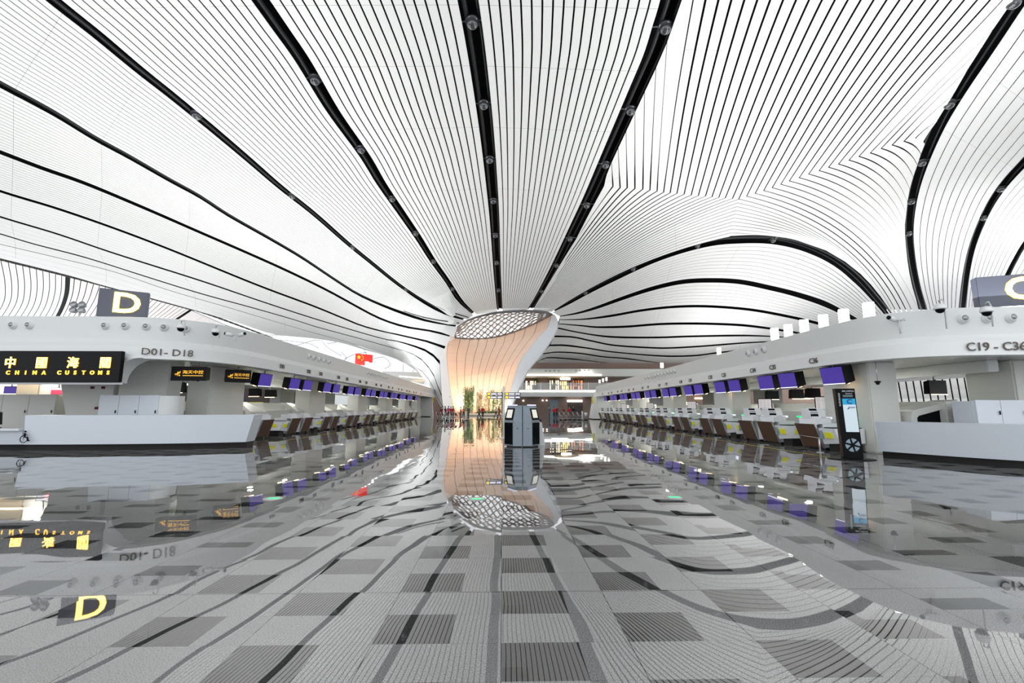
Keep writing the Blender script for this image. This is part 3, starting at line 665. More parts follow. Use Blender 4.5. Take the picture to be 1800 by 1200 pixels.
# pillars, dropped beam, conveyor housing
def pillars(root, xs, ys, ln, ztop, side):
    x0, x1 = sorted(xs)
    for y in ys:
        dr_ = (.022 if side > 0 else -.013) * (y - 18); mb = MB(); mb.bbox(x0 + dr_, x1 + dr_, y, y + ln, 0, ztop, .04); sub(mb, root).build('pillar', 'cream', root)
        mb = MB(); xx = sorted((side * 20.2, side * 21.2)); mb.bbox(xx[0], xx[1], y, y + ln, 0, ztop, .04); sub(mb, root).build('pillar', 'cream', root)
pillars(isl_R, (12.5, 13.5), (15.6, 25.5, 35, 44.6, 54), 2.3, 3.07, 1)
pillars(isl_L, (-12.8, -13.8), (20.9, 32.1, 43.4, 54.6, 65.8, 76), 2.8, 3.37, -1)
mb = MB(); mb.bbox(15.9, 16.3, 14.9, 63, 2.68, 3.07, .03); sub(mb, isl_R).build('dropped_beam', 'white', isl_R)
mb = MB(); mb.bbox(-16.3, -15.9, 18.6, 83, 2.95, 3.37, .03); sub(mb, isl_L).build('dropped_beam', 'white', isl_L)
mb = MB(); mb.bbox(14.6, 18.4, 15.2, 62, 0, 1.72, .05); mb.bbox(13.9, 14.62, 15.6, 62, 0, 1.36, .04); sub(mb, isl_R).build('conveyor_housing', 'cream', isl_R)
mb = MB(); mb.bbox(-18.4, -14.6, 21.2, 82, 0, 1.82, .05); mb.bbox(-14.62, -13.9, 21.6, 82, 0, 1.38, .04); sub(mb, isl_L).build('conveyor_housing', 'cream', isl_L)
# round air nozzles in the upper fascia
def nozzles(root, P, NR, pxs, z, off, r=.105):
    proto = None
    for px in pxs:
        s = idx_by_px(P, px, z); p, n = on(P, NR, s)
        x = Vector((-n.y, n.x, 0)); T = Matrix(((x.x, 0, n.x, 0), (x.y, 0, n.y, 0), (0, 1, 0, 0), (0, 0, 0, 1)))
        mb = MB(); mb.lathe([(r * 1.55, -.02), (r * 1.5, .015), (r * 1.15, .03), (r, .10), (r * .8, .10), (r * .72, .05)], 18)
        a = mb.build('air_nozzle', 'white', root); a.matrix_world = Matrix.Translation(p + n * off + Vector((0, 0, z))) @ T; a.location -= root.location
        mb = MB(); mb.lathe([(r * .74, .02), (r * .7, .108)], 14); mb.build('nozzle_core', 'grey', a)
nozzles(isl_L, PL, NRM_L, [12, 46, 178, 215, 251, 288, 325], 4.53, -.17)
nozzles(isl_L, PL, NRM_L, [549, 557.5, 566, 574.5, 583] + [650 + 4.1 * i for i in range(9)], 4.45, -.17, .1)
nozzles(isl_R, PR, NRM_R, [1696, 1743, 1786, 1338, 1323, 1309.5], 4.1, -.14)
nozzles(isl_R, PR, NRM_R, [1132 + 5.6 * i for i in range(10)], 4.05, -.14, .1)
# lettering on the fascia
def fascia_text(root, P, NR, side, body, px, z, size, off=.0, sx=1.0, name='counter_number', m='text'):
    s = idx_by_px(P, px, z); p, n = on(P, NR, s); xd = Vector((-n.y, n.x, 0))
    q = p + n * (off + .012) + Vector((0, 0, z)) - root.location
    return text(name, body, size, m, q, xd, root, off=.002, sx=sx)
fascia_text(isl_L, PL, NRM_L, -1, 'D01- D18', 297, 3.55, .35, name='range_lettering', sx=1.12)
fascia_text(isl_R, PR, NRM_R, 1, 'C19 - C36', 1752, 3.23, .34, name='range_lettering', sx=1.05)
YL = [23.4] + [v for k in range(8) for v in (26.7 + 5.0 * k, 28.5 + 5.0 * k)] + [67.6]
YR = [16.9] + [v for k in range(8) for v in (19.7 + 4.75 * k, 21.4 + 4.75 * k)] + [58.3]
def place_num(root, P, side, body, y, z, size):
    x = pathx(P, y); text('counter_number', body, size, 'text', Vector((x - side * .015, y, z)) - root.location, (0, -side, 0), root, off=.001)
for i, y in enumerate(YL): place_num(isl_L, PL, -1, 'D%02d' % (i + 1), y, 3.54, .30)
for i, y in enumerate(YR): place_num(isl_R, PR, 1, 'C%02d' % (36 - i), y, 3.22, .28)

# near end of the left island: solid pier with an arch, black customs board on its face
mb = MB(); pts = []
# arch bracket: quarter curve joining pier and fascia
for j in range(13):
    a = pi / 2 * j / 12; pts.append((-14.15 + 1.0 - 1.0 * cos(a) , 0, 2.42 + .9 * sin(a)))
poly = [(x, 17.22, z) for x, _, z in pts] + [(-14.5, 17.22, 3.32), (-14.5, 17.22, 2.42)]
mb.prism(poly, (0, .75, 0)); sub(mb, isl_L).build('arch_bracket', 'white', isl_L)
mb = MB(); mb.hexa([(-15.7, 19.55, 0), (-13.9, 19.55, 0), (-13.9, 20.4, 0), (-15.7, 20.4, 0), (-15.7, 19.55, 3.37), (-13.7, 19.55, 3.37), (-13.7, 20.4, 3.37), (-15.7, 20.4, 3.37)])
sub(mb, isl_L).build('pillar', 'cream', isl_L)
mb = MB(); mb.hexa([(-17.4, 19.6, 0), (-15.9, 19.55, 0), (-15.9, 20.6, 0), (-17.4, 21, 0), (-18.3, 19.7, 2.9), (-15.9, 19.55, 2.9), (-15.9, 20.6, 2.9), (-18.3, 21, 2.9)])
sub(mb, isl_L).build('pillar', 'cream', isl_L)
# right island near end pier
mb = MB(); mb.bbox(16.6, 19.6, 14.78, 16.4, 0, 3.07, .05); sub(mb, isl_R).build('pillar', 'cream', isl_R)

# ================================================================ NEAR DESKS AND CABINETS
def ydesk(pts_top, pts_bot, z1, z0, back, root, name, m='desk'):
    """curved front panel leaning out at the top, with a flat worktop behind"""
    n = 24; T = [Vector((x, y, z1)) for x, y in crom(pts_top, n)]; B = [Vector((x, y, z0)) for x, y in crom(pts_bot, n)]
    bk = Vector((back[0], back[1], 0)); mb = MB()
    mb.grid([B, T]); mb.grid([T, [p + bk for p in T]]); mb.grid([[p + bk for p in T], [p + bk for p in B]]); mb.grid([[p + bk for p in B], B])
    for i in (0, -1): mb.add([B[i], T[i], T[i] + bk, B[i] + bk], [(0, 1, 2, 3)])
    rel(mb, root).build(name, m, root)
    mb = MB(); P0 = [Vector((p.x, p.y, 0)) + bk.normalized() * .14 for p in B]; P1 = [p + Vector((0, 0, z0 + .01)) for p in P0]
    mb.grid([P0, P1]); mb.grid([[p + bk * .7 for p in P0], [p + bk * .7 for p in P1]])
    for i in (0, -1): mb.add([P0[i], P1[i], P1[i] + bk * .7, P0[i] + bk * .7], [(0, 1, 2, 3)])
    rel(mb, root).build('plinth', 'plinth', root)
dl = empty('service_desk', (-13.2, 18, 0), label='long curved white service desk below the black customs board', cat='service desk')
ydesk([(-16.93, 17.15), (-15, 17.2), (-12, 17.55), (-9.45, 18.25)], [(-16.93, 17.25), (-15, 17.3), (-12, 17.65), (-9.75, 18.35)], 1.25, .22, (-.1, .85), dl, 'desk_front')
da = empty('low_service_desk', (-19.4, 17.6, 0), label='lower white desk section with a wheelchair symbol, at the left edge', cat='service desk')
mb = MB(); mb.bbox(-21.5, -16.97, 17.05, 18.3, .70, .78, .015); mb.bbox(-21.4, -16.98, 17.6, 18.2, .22, .70, .01); sub(mb, da).build('worktop', 'desk', da)
mb = MB(); mb.hexa([(-18.3, 17.3, .22), (-16.97, 17.3, .22), (-16.97, 17.6, .22), (-18.3, 17.6, .22), (-17.85, 17.15, .70), (-16.97, 17.15, .70), (-16.97, 17.6, .70), (-17.85, 17.6, .70)]); sub(mb, da).build('front_panel', 'desk', da)
mb = MB(); mb.box(-21.3, -17.05, 17.62, 18.1, 0, .22); sub(mb, da).build('plinth', 'plinth', da)
# wheelchair symbol drawn with tubes and a disc
wc = MB(); cx_, cz_ = atx(44, 769, -17.9).x, 0
c = aty(42, 770, 17.12); sc = .20
def wp(u, v): return Vector((c.x + u * sc, c.y - .0 + (.06 * v * sc), c.z + v * sc))
wc.sphere(wp(.05, 1.15), .032); wc.tube([wp(.03, .9), wp(.08, .2), (wp(.55, .15)), wp(.75, -.45), wp(.95, -.4)], .03, 6)
wc.tube([wp(.05, .6), wp(.5, .55)], .013, 6)
wc.tube([wp(-.0 + .62 * cos(a), -.12 + .62 * sin(a)) for a in [R(100 + 10 * i) for i in range(24)]], .013, 6)
rel(wc, da).build('wheelchair_symbol', 'black', da)
mb = MB(); mb.hexa([(-19.6, 17.25, .79), (-18.75, 17.3, .79), (-18.7, 17.4, .79), (-19.6, 17.35, .79), (-19.6, 17.35, 1.32), (-19.05, 17.4, 1.32), (-19.0, 17.5, 1.32), (-19.6, 17.45, 1.32)])
bm_ = empty('desk_monitor', (-19, 17.5, .79), label='black desk monitor seen from behind on the low white desk', cat='monitor')
rel(mb, bm_).build('back_shell', 'cream', bm_, label='pale back shell')
mb = MB(); mb.hexa([(-18.74, 17.42, .9), (-18.5, 17.85, .9), (-18.45, 17.9, .9), (-18.68, 17.4, .9), (-18.95, 17.45, 1.35), (-18.6, 17.85, 1.35), (-18.5, 17.9, 1.35), (-18.9, 17.4, 1.35)])
mb.box(-18.72, -18.35, 17.5, 17.8, .78, .81); mb.tube([(-18.55, 17.65, .8), (-18.6, 17.65, 1.0)], .03); rel(mb, bm_).build('screen_side', 'black', bm_)
dr = empty('service_desk', (12.8, 12, 0), label='long white service desk with leaning front under lettering C19 to C36', cat='service desk')
ydesk([(11.35, 14.15), (11.95, 12.85), (12.8, 11.45), (14.2, 9.9), (15.8, 8.8)], [(11.55, 14.3), (12.12, 13.0), (12.95, 11.6), (14.3, 10.1), (15.8, 9.05)], 1.09, .20, (.85, .55), dr, 'desk_front')
def cabinet(loc, x0, x1, y, z1, n, label, curved=None, m='desk', tilt=.12):
    root = empty('storage_cabinet', loc, label=label, cat='cabinet'); mb = MB(); w = (x1 - x0) / n
    mb.box(x0, x1, y + .1, y + .75, 0, z1 - .03); rel(mb, root).build('cabinet_body', m, root)
    for i in range(n):
        a, b = x0 + i * w + .008, x0 + (i + 1) * w - .008
        mb = MB(); mb.hexa([(a, y - .02, .1), (b, y - .02, .1), (b, y + .09, .1), (a, y + .09, .1), (a, y + .0, z1), (b, y, z1), (b, y + .12, z1), (a, y + .12, z1)])
        d = rel(mb, root).build('cabinet_door', m, root)
        mb = MB(); mb.bbox(b - .09, b - .06, y - .05, y - .02, 1.30, 1.42, .006); rel(mb, root).build('door_handle', 'black', d)
    if curved:
        s = curved; mb = MB(); poly = [(x1 if s > 0 else x0, y, 0), (x1 if s > 0 else x0, y + .75, 0)]
        x = poly[0][0]; poly = [(x, y, 0)] + [(x + s * .5 * sin(a), y + .5 - .5 * cos(a), 0) for a in [pi / 2 * j / 8 for j in range(1, 9)]] + [(x + s * .5, y + .75, 0), (x, y + .75, 0)]
        if s < 0: poly = poly[::-1]
        mb.prism(poly, (0, 0, z1 - .02)); rel(mb, root).build('rounded_end', 'white', root)
    return root
cabinet((-15, 19.4, 0), -15.75, -13.45, 18.75, 2.0, 3, 'pale three door cabinet with rounded end, right behind the left desk', 1)
cabinet((-18, 20, 0), -21.6, -18.4, 19.8, 2.06, 3, 'cream cabinet row under the red screens on the far left', None, 'cream')
cabinet((16.5, 14, 0), 14.35, 18.2, 13.95, 1.74, 5, 'pale blue grey cabinet row behind the right service desk', None)
# rounded conveyor mouth
mc = empty('conveyor_mouth', (14.6, 16.0, 0), label='cream rounded conveyor portal with dark opening behind the right desk', cat='conveyor')
mb = MB(); A = [(13.55, 0), (13.55, 1.25), (13.62, 1.38), (13.75, 1.45), (15.2, 1.78), (15.2, 0)]; B = [(13.75, 0), (13.75, 1.18), (13.82, 1.25), (15.2, 1.6), (15.2, 0)]
o_ = [(x, 15.35, z) for x, z in A[:-1]] + [(x, 15.35, z) for x, z in B[:-1][::-1]]
mb.prism(o_, (0, .9, 0)); rel(mb, mc).build('portal_frame', 'cream', mc)
mb = MB(); mb.prism([(x, 15.42, z) for x, z in B], (0, .06, 0)); rel(mb, mc).build('mouth_shade', 'void', mc)  # black plate filling the mouth, stands in for the shade inside

# black customs board with gold lettering
bd = empty('customs_board', (-16.2, 17, 2.45), label='black board with gold Chinese characters and CHINA CUSTOMS, upper left', cat='sign')
pa = aty(216, 617, 16.95); pb = aty(216, 672, 16.95); zt, zb_ = pa.z, pb.z
mb = MB(); mb.bbox(-21.5, pa.x, 16.93, 17.08, zb_, zt, .015); rel(mb, bd).build('board', 'black', bd)
mb = MB(); mb.box(-21.5, pa.x + .1, 16.98, 17.06, zb_ - .07, zb_ - .0); rel(mb, bd).build('bottom_rail', 'grey', bd)
for ch, px in zip('中國海關', (18, 73, 128, 185)):
    p = aty(px, 638.5, 16.90); text('gold_character', ch, .42, 'goldl', p - bd.location, (1, 0, 0), bd, off=.010, ext=.012)
    p.y -= .014; text('gold_character_core', ch, .42, 'goldc', p - bd.location, (1, 0, 0), bd, off=.0, ext=.004)
for ch, px in zip('CHINACUSTOMS', (14, 30, 45, 61, 77, 104, 118, 132, 147, 162, 176, 190)):
    p = aty(px, 655, 16.90); text('gold_letter', ch, .19, 'goldl', p - bd.location, (1, 0, 0), bd, off=.006, ext=.012)
# wall with alarm boxes behind
for px, py, lab in ((163, 681, 'red alarm box high on the cream pier, left of two'), (182, 681, 'red alarm box high on the cream pier, right of two'), (170, 717, 'single red alarm box low on the cream pier')):
    p = aty(px, py, 19.15); mb = MB(); mb.bbox(-.06, .06, -.05, .02, -.055, .055, .01); o = mb.build('alarm_box', 'redbox', **dict(label=lab, cat='alarm box', group='red alarm boxes on the pier')); o.location = p
    mb = MB(); mb.box(-.03, .03, -.055, -.048, -.02, .02); mb.build('alarm_face', 'black', o)

# ================================================================ HANGING MONITORS
def monitor_proto(side, face='purple', name='hanging_monitor', w=.98, h=.64, body='black', logo=None):
    root = empty(name); th = R(22) * side
    # local: face looks along -Y after rotation; build facing -Y
    mb = MB(); b_ = .30
    mb.hexa([(-w / 2, 0, -h / 2), (w / 2, 0, -h / 2), (w / 2 * .95, b_ + .12, -h / 2 + .06), (-w / 2 * .95, b_ + .12, -h / 2 + .06),
             (-w / 2, .0, h / 2), (w / 2, .0, h / 2), (w / 2 * .95, b_ + .12, h / 2 - .02), (-w / 2 * .95, b_ + .12, h / 2 - .02)])
    mb.build('housing', body, root)
    mb = MB(); mb.box(-w / 2 + .02, w / 2 - .02, -.012, .0, -h / 2 + .055, h / 2 - .02); mb.build('screen', face, root)
    if not logo:
        mb = MB(); mb.box(-w / 2 + .02, w / 2 - .02, -.014, .0, -h / 2 + .015, -h / 2 + .05); mb.build('caption_strip', 'scrwhite', root)
    mb = MB(); mb.tube([(0, .12, h / 2 - .05), (0, .12, h / 2 + (.09 if side > 0 else .18))], .03, 8); mb.build('hanger', 'grey', root)
    if not logo:
        mb = MB(); mb.box(-w / 2 * .5, w / 2 * .5, b_ - .02, b_ + .10, -h / 2 - .02, -h / 2 + .03); mb.build('lamp_strip', 'lampw', root)
    return root
def rot_for(side): return R(-90 + 7) if side > 0 else R(90 - 7)
proto = {}
for side, ys, x_off, z, nm in ((1, YR, .25, 2.63, 'C'), (-1, YL, .55, 2.83, 'D')):
    p0 = None; tree = None
    for i, y in enumerate(ys):
        num = 36 - i if side > 0 else i + 1
        if p0 is None: p0 = monitor_proto(side); tree = snapshot(p0); o = p0
        else: o = copy_tree(p0, None, tree)
        x = (pathx(PR if side > 0 else PL, y) + side * x_off)
        o.location = (x, y - (.55 if side > 0 else .45), z); o.rotation_euler = (R(10), 0, rot_for(side))
        tag(o, 'black hanging monitor with purple screen under counter number %s%02d' % (nm, num), 'monitor', 'purple screens over the %s island' % ('right' if side > 0 else 'left'))
# two black and gold direction boards over the left desk
for px, py, y, rz, w, lab in ((331.5, 656.5, 18.6, R(8), 1.25, 'black board with orange plane logo hanging nearest the D01-D18 lettering'),
                            (419, 661, 21.0, R(38), 1.0, 'black board with orange plane logo hanging just before the first purple screen')):
    o = monitor_proto(-1, 'black', 'hanging_logo_board', w, .56, 'black', True); p = aty(px, py, y); o.location = p; o.rotation_euler = (0, 0, rz); tag(o, lab, 'sign', 'logo boards over the left desk')
    text('gold_lettering', '海天中控', .155, 'golddim', (w * .13, -.02, .05), (1, 0, 0), o, sx=w * .98)
    mb = MB(); mb.box(-w * .16, w * .42, -.02, -.014, -.09, -.065); mb.build('caption_line', 'golddim', o)
    mb = MB()
    for a, l, r_ in ((45, .14, .022), (20, .10, .03), (95, .08, .02), (215, .11, .018), (190, .12, .014), (260, .10, .012)):
        mb.tube([(-w * .3, -.02, .0), (-w * .3 + l * cos(R(a)), -.02, l * sin(R(a)))], [r_, .008], 6)
    mb.sphere((-w * .3 + .06, -.02, -.07), .03); mb.build('plane_emblem', 'golddim', o)

# ================================================================ CHECK-IN COUNTERS
def counter_proto(side, scale_near):
    """built around (0,0): v away from the hall, u towards the camera"""
    root = empty('check_in_counter'); s = side
    def B(mb, u0, u1, v0, v1, z0, z1, b=.012):
        x0, x1 = sorted((s * v0, s * v1)); y0, y1 = sorted((-u0, -u1)); return mb.bbox(x0, x1, y0, y1, z0, z1, b)
    def P(u, v, z): return Vector((s * v, -u, z))
    def slab(mb, u0, u1, v0a, v0b, z0, z1, t):  # leaning slab from (v0a,z0) to (v0b,z1)
        return mb.hexa([P(u0, v0a, z0), P(u1, v0a, z0), P(u1, v0a + t, z0), P(u0, v0a + t, z0), P(u0, v0b, z1), P(u1, v0b, z1), P(u1, v0b + t, z1), P(u0, v0b + t, z1)])
    mb = MB(); slab(mb, -.56, .56, .12, -.16, .10, .93, .045); mb.build('front_panel', 'brown', root, label='dark brown leaning front panel')
    mb = MB(); slab(mb, -.575, -.56, .12, -.165, .08, .945, .07); mb.build('panel_trim', 'steel', root)
    mb = MB(); slab(mb, .56, .575, .12, -.165, .08, .945, .07); mb.build('panel_trim', 'steel', root)
    mb = MB(); B(mb, -.5, .5, .2, .9, .1, .96); mb.build('desk_body', 'counter', root)
    mb = MB(); slab(mb, -.52, .50, -.02, .16, .90, 1.20, .03); slab(mb, -.52, .5, .5, .5, .96, 1.16, .02); B(mb, -.52, -.5, .0, .5, .93, 1.14, .004); B(mb, .48, .5, .0, .5, .93, 1.14, .004); mb.build('privacy_screen', 'counter', root)
    mb = MB(); B(mb, -.45, .45, .26, .85, 0, .1); mb.build('plinth', 'plinth', root)
    k = 1 if scale_near else -1
    if True:
        mb = MB(); u0, u1 = sorted((k * .62, k * 1.30))
        mb.hexa([P(u0, .10, .24), P(u1, .22, .30), P(u1, 1.08, .30), P(u0, 1.08, .24), P(u0, -.06, .80), P(u1, .02, .80), P(u1, 1.08, .80), P(u0, 1.08, .80)]); sc_ = mb.build('scale_housing', 'counter', root)
        mb = MB(); B(mb, u0 + .04, u1 - .04, .25, 1.0, 0, .25); mb.build('scale_plinth', 'plinth', root)
        mb = MB(); B(mb, u0 + .05, u1 - .05, .1, 1.04, .80, .83); mb.build('conveyor_belt', 'black', root)
        uu = k * .93 if k > 0 else u0 - .0
        mb = MB()
        if k > 0:
            mb.hexa([P(1.305, .35, .48), P(1.315, .35, .48), P(1.315, .8, .48), P(1.305, .8, .48), P(1.305, .35, .66), P(1.315, .35, .66), P(1.315, .8, .66), P(1.305, .8, .66)])
            mb.build('warning_label', 'yellow', root, label='yellow warning label on the end of the scale'); mb = MB()
            mb.hexa([P(.86, .02, .46), P(1.14, .06, .46), P(1.14, .1, .46), P(.86, .08, .46), P(.86, -.04, .66), P(1.14, .0, .66), P(1.14, .1, .66), P(.86, .08, .66)])
        else:
            mb.hexa([P(-1.14, .06, .46), P(-.86, .02, .46), P(-.86, .08, .46), P(-1.14, .1, .46), P(-1.14, .0, .66), P(-.86, -.04, .66), P(-.86, .08, .66), P(-1.14, .1, .66)])
        mb.build('warning_label', 'yellow', root, label='yellow warning label')
        mb = MB(); B(mb, *sorted((k * .66, k * .76)), -.05, .02, .42, .72, .006); mb.build('control_strip', 'slate', root)
    if side > 0:
        mb = MB(); pr = [(.62, 1.0), (.62, 1.18), (.58, 1.42), (.50, 1.50), (.34, 1.50), (.34, 1.0)]
        u = -.42
        vs = [P(-.02, .10, .93), P(-.0, .10, 1.2), P(-.06, .10, 1.40), P(-.14, .10, 1.50), P(-.50, .10, 1.5), P(-.50, .10, .93)]
        mb.prism([v for v in vs], (s * .60, 0, 0)); t = mb.build('bag_drop_terminal', 'counter', root)
        mb = MB(); e = .012
        for (ua, za), (ub, zb2), m_ in (((-.005, 1.18), (-.028, 1.28), 0), ((-.036, 1.30), (-.046, 1.335), 1), ((-.05, 1.35), (-.056, 1.37), 1), ((-.07, 1.405), (-.13, 1.48), 0)):
            mb.add([P(ua + e, .13, za), P(ua + e, .42, za), P(ub + e, .42, zb2), P(ub + e, .13, zb2)], [(0, 1, 2, 3)], m_)
        mb.build('terminal_face', ['glassd', 'grey'], t)
        mb = MB(); B(mb, .62, .95, .9, 1.05, 1.12, 1.18, .01); B(mb, .76, .80, .95, 1.0, .8, 1.12, .004); mb.build('green_lamp', 'egreen', root)
        mb = MB(); B(mb, -.5, 0, .88, .93, 1.1, 1.17, .008); mb.build('light_strip', 'scrwhite', root)
    return root
for side, ys, xb, nm in ((1, YR, 11.32, 'C'), (-1, YL, -11.72, 'D')):
    pn = counter_proto(side, True); pf = counter_proto(side, False); tn, tf = snapshot(pn), snapshot(pf); used = {0: 0, 1: 0}
    for i, y in enumerate(ys):
        near = i == 0 or i % 2 == 1
        src, tr = (pn, tn) if near else (pf, tf)
        if used[near]: o = copy_tree(src, None, tr)
        else: o = src; used[near] = 1
        num = 36 - i if side > 0 else i + 1
        o.location = (xb + side * .024 * (y - 17) if side > 0 else xb - .012 * (y - 24), y + .35, 0)
        tag(o, 'white check-in counter with leaning brown front panel, counter number %s%02d' % (nm, num), 'check-in counter', 'check-in counters along the %s island' % ('right' if side > 0 else 'left'))
# sloping conveyor hoods behind the counters, built in with the island housing
for side, ys, root in ((1, YR, isl_R), (-1, YL, isl_L)):
    for i in range(0, 18, 2):
        y = ys[i] + (2.0 if i == 0 else 2.6); s = side; x = side * 13.35
        mb = MB(); mb.hexa([(x, y, 0), (x + s * 1.15, y, 0), (x + s * 1.15, y + 1.7, 0), (x, y + 1.7, 0), (x, y, 1.30), (x + s * 1.15, y + .9, 1.84), (x + s * 1.15, y + 1.7, 1.84), (x, y + 1.7, 1.30)])
        sub(mb, root).build('conveyor_hood', 'cream', root)
# framed notice boards on the right ledge
pro = None
for i in range(0, 17, 2):
    if pro is None:
        pro = empty('notice_board'); mb = MB(); mb.bbox(-.33, .33, -.02, .02, 0, .56, .01); mb.build('frame', 'black', pro)
        mb = MB(); mb.box(-.29, .29, -.026, -.02, .04, .52); mb.build('sheet', mat('notice_sheet', (.62, .58, .60), .5, emit=(.6, .56, .58), es=.25), pro)
        mb = MB()
        for r_ in range(5):
            for q in range(3): mb.box(-.24 + q * .17, -.12 + q * .17, -.028, -.026, .09 + r_ * .085, .115 + r_ * .085)
        mb.build('small_print', 'grey', pro); mb = MB(); mb.box(-.03, .03, -.01, .01, -.08, 0); mb.build('foot', 'black', pro); tr = snapshot(pro); o = pro
    else: o = copy_tree(pro, None, tr)
    y = YR[i] + 3.2; o.location = (13.75, y - .3, 1.44); o.rotation_euler = (0, 0, R(-35))
    tag(o, 'small framed notice board standing on the ledge behind counter C%02d' % (36 - i), 'notice board', 'notice boards on the right ledge')
# far side monitors seen through the openings
pro = None
for side, ylist in ((1, (18.2, 20.3, 23.2, 24.8, 28.6, 30.2, 33.0)), (-1, (22.5, 25.8, 28.2, 30.6, 33.5, 37, 39.5))):
    for j, y in enumerate(ylist):
        if pro is None:
            pro = empty('rear_monitor'); mb = MB(); mb.hexa([(-.5, 0, -.3), (.5, 0, -.3), (.45, .3, -.3), (-.45, .3, -.3), (-.5, 0, .3), (.5, 0, .3), (.4, .3, .25), (-.4, .3, .25)]); mb.build('housing', 'black', pro)
            mb = MB(); mb.tube([(0, .15, .28), (0, .15, .65)], .025); mb.build('hanger', 'grey', pro)
            mb = MB(); mb.box(-.45, .45, -.04, -.0, -.34, -.31); mb.build('lamp_strip', 'lampw', pro); tr = snapshot(pro); o = pro
        else: o = copy_tree(pro, None, tr)
        o.location = (side * 19.3, y, 2.42 if side > 0 else 2.72); o.rotation_euler = (0, 0, R(12 * side))
        tag(o, 'black rear monitor seen through the %s island openings, %s from the near end' % ('right' if side > 0 else 'left', ('first', 'second', 'third', 'fourth', 'fifth', 'sixth', 'seventh')[j]), 'monitor', 'rear monitors of the %s island' % ('right' if side > 0 else 'left'))
# red and purple screens on the far left, under the customs board
for px, py, m_, lab in ((18, 685, 'purple', 'small purple screen below the customs board, farthest left'), (52, 686, 'red_scr', 'red and white screen below the customs board, second from left'),
                       (101, 687, 'red_scr', 'red and white screen below the customs board, right of the dark gap'), (122, 687, 'red_scr', 'partly hidden red screen beside the cream pier'), (277, 693, 'red_scr', 'small red screen seen under the arch beside the left desk')):
    y = 21.3 if px < 200 else 24.0; p = aty(px, py, y); o = empty('desk_screen', p, label=lab, cat='screen', group='lit screens at the left end')
    w = .26 if px < 110 else .16
    mb = MB(); mb.bbox(-w - .03, w + .03, .0, .08, -.16, .16, .01); mb.build('bezel', 'black', o)
    mb = MB(); mb.box(-w, w, -.01, 0, -.14, .05 if m_ == 'red_scr' else .13); mb.build('picture', m_, o)
    if m_ == 'red_scr': mb = MB(); mb.box(-w, w, -.01, 0, .05, .14); mb.build('title_bar', 'scrwhite', o)
    mb = MB(); mb.tube([(0, .05, .15), (0, .05, .7 if px < 200 else .6)], .02); mb.build('hanger', 'grey', o)
mb = MB()
for a, b in ((0, 30), (35, 66), (72, 100)):
    p = aty(a, 672, 20.5); q = aty(b, 672, 20.5); mb.box(p.x, q.x, 20.4, 20.6, p.z - .03, p.z + .06)
sub(mb, isl_L).build('canopy_light_strip', 'lampw', isl_L)

# ================================================================ LETTER SIGNS
def letter_sign(name, ch, loc, rz, w, h, label, hb):
    o = empty(name, loc, rz, label=label, cat='sign'); mb = MB(); mb.bbox(-w / 2, w / 2, 0, .38, 0, h, .02); mb.build('sign_box', 'signbox', o)
    text('letter_halo', ch, h * .98, 'signedge', (w * .06, -.012, h * .51), (1, 0, 0), o, off=h * .028, ext=.01, sx=1.12)
    text('lit_letter', ch, h * .98, 'signwh', (w * .06, -.03, h * .51), (1, 0, 0), o, off=h * .012, ext=.008, sx=1.12)
    mb = MB(); mb.box(-w / 2 + .04, w / 2 - .04, .03, .35, -.02, .0); mb.build('lit_base', 'lamp', o)
    mb = MB(); mb.tube([(0, .19, -hb), (0, .19, 0)], .08, 10); mb.box(-.2, .2, .1, .3, -hb, -hb + .12); mb.build('post', 'grey', o)
    return o
p = aty(214, 560, 18.9); letter_sign('letter_d_sign', 'D', (p.x, p.y, p.z + .02), R(32), 1.6, 1.16, 'dark box sign with glowing letter D above the left island', .55)
p = aty(1789, 536, 16.2); letter_sign('letter_c_sign', 'C', (p.x, p.y, p.z - .02), R(-22), 2.15, 1.16, 'dark box sign with glowing letter C above the right island', .75)

# ================================================================ CAMERAS, FLOODLIGHTS, LIT LETTERS ON THE ROOFS
def dome_camera(px, py, y, base_z, label, s=1.0):
    p = aty(px, py, y); o = empty('security_camera', p, label=label, cat='security camera')
    mb = MB(); mb.lathe([(.05, .12), (.13, .10), (.15, .0), (.15, -.04)], 16); mb.build('housing', 'white', o)
    mb = MB(); mb.sphere((0, 0, -.05), .115, 14, sz=.95); mb.build('dome', 'glassd', o)
    mb = MB(); mb.tube([(0, 0, .1), (0, 0, .22), (.1, 0, .26), (.14, 0, .16), (.14, .02, base_z - p.z)], .02, 6); mb.build('bracket', 'lgrey', o); return o
def twin_camera(px, py, y, base_z, label):
    p = aty(px, py, y); o = empty('twin_camera', p, label=label, cat='security camera')
    for a in (-1, 1):
        mb = MB(); mb.tube([(a * .12, 0, 0), (a * .36, -.08, .05)], .07, 10); b = mb.build('camera_body', 'white', o); mb = MB(); mb.tube([(a * .36, -.08, .05), (a * .40, -.09, .06)], .06, 10); mb.build('lens', 'black', b)
    mb = MB(); mb.tube([(-.14, 0, 0), (.14, 0, 0)], .025, 6); mb.tube([(0, 0, 0), (0, 0, base_z - p.z)], .02, 6); mb.build('bracket', 'lgrey', o); return o
dome_camera(318, 575, 17.0, 4.1, 'dome camera on a bracket in front of the left fascia, nearest D01-D18')
dome_camera(379, 583, 17.6, 4.1, 'dome camera on a thin stem right of the larger one, left fascia')
twin_camera(415, 589, 18.4, 4.1, 'twin white cameras on a T bracket, left fascia')
twin_camera(1580, 562, 13.8, 3.75, 'twin white cameras on a T bracket, right fascia')
dome_camera(1652, 541, 12.9, 3.75, 'dome camera on a stem above the right fascia, left of the air nozzles')
dome_camera(1734, 546, 12.5, 3.75, 'dome camera on a hooked stem below the letter C sign')
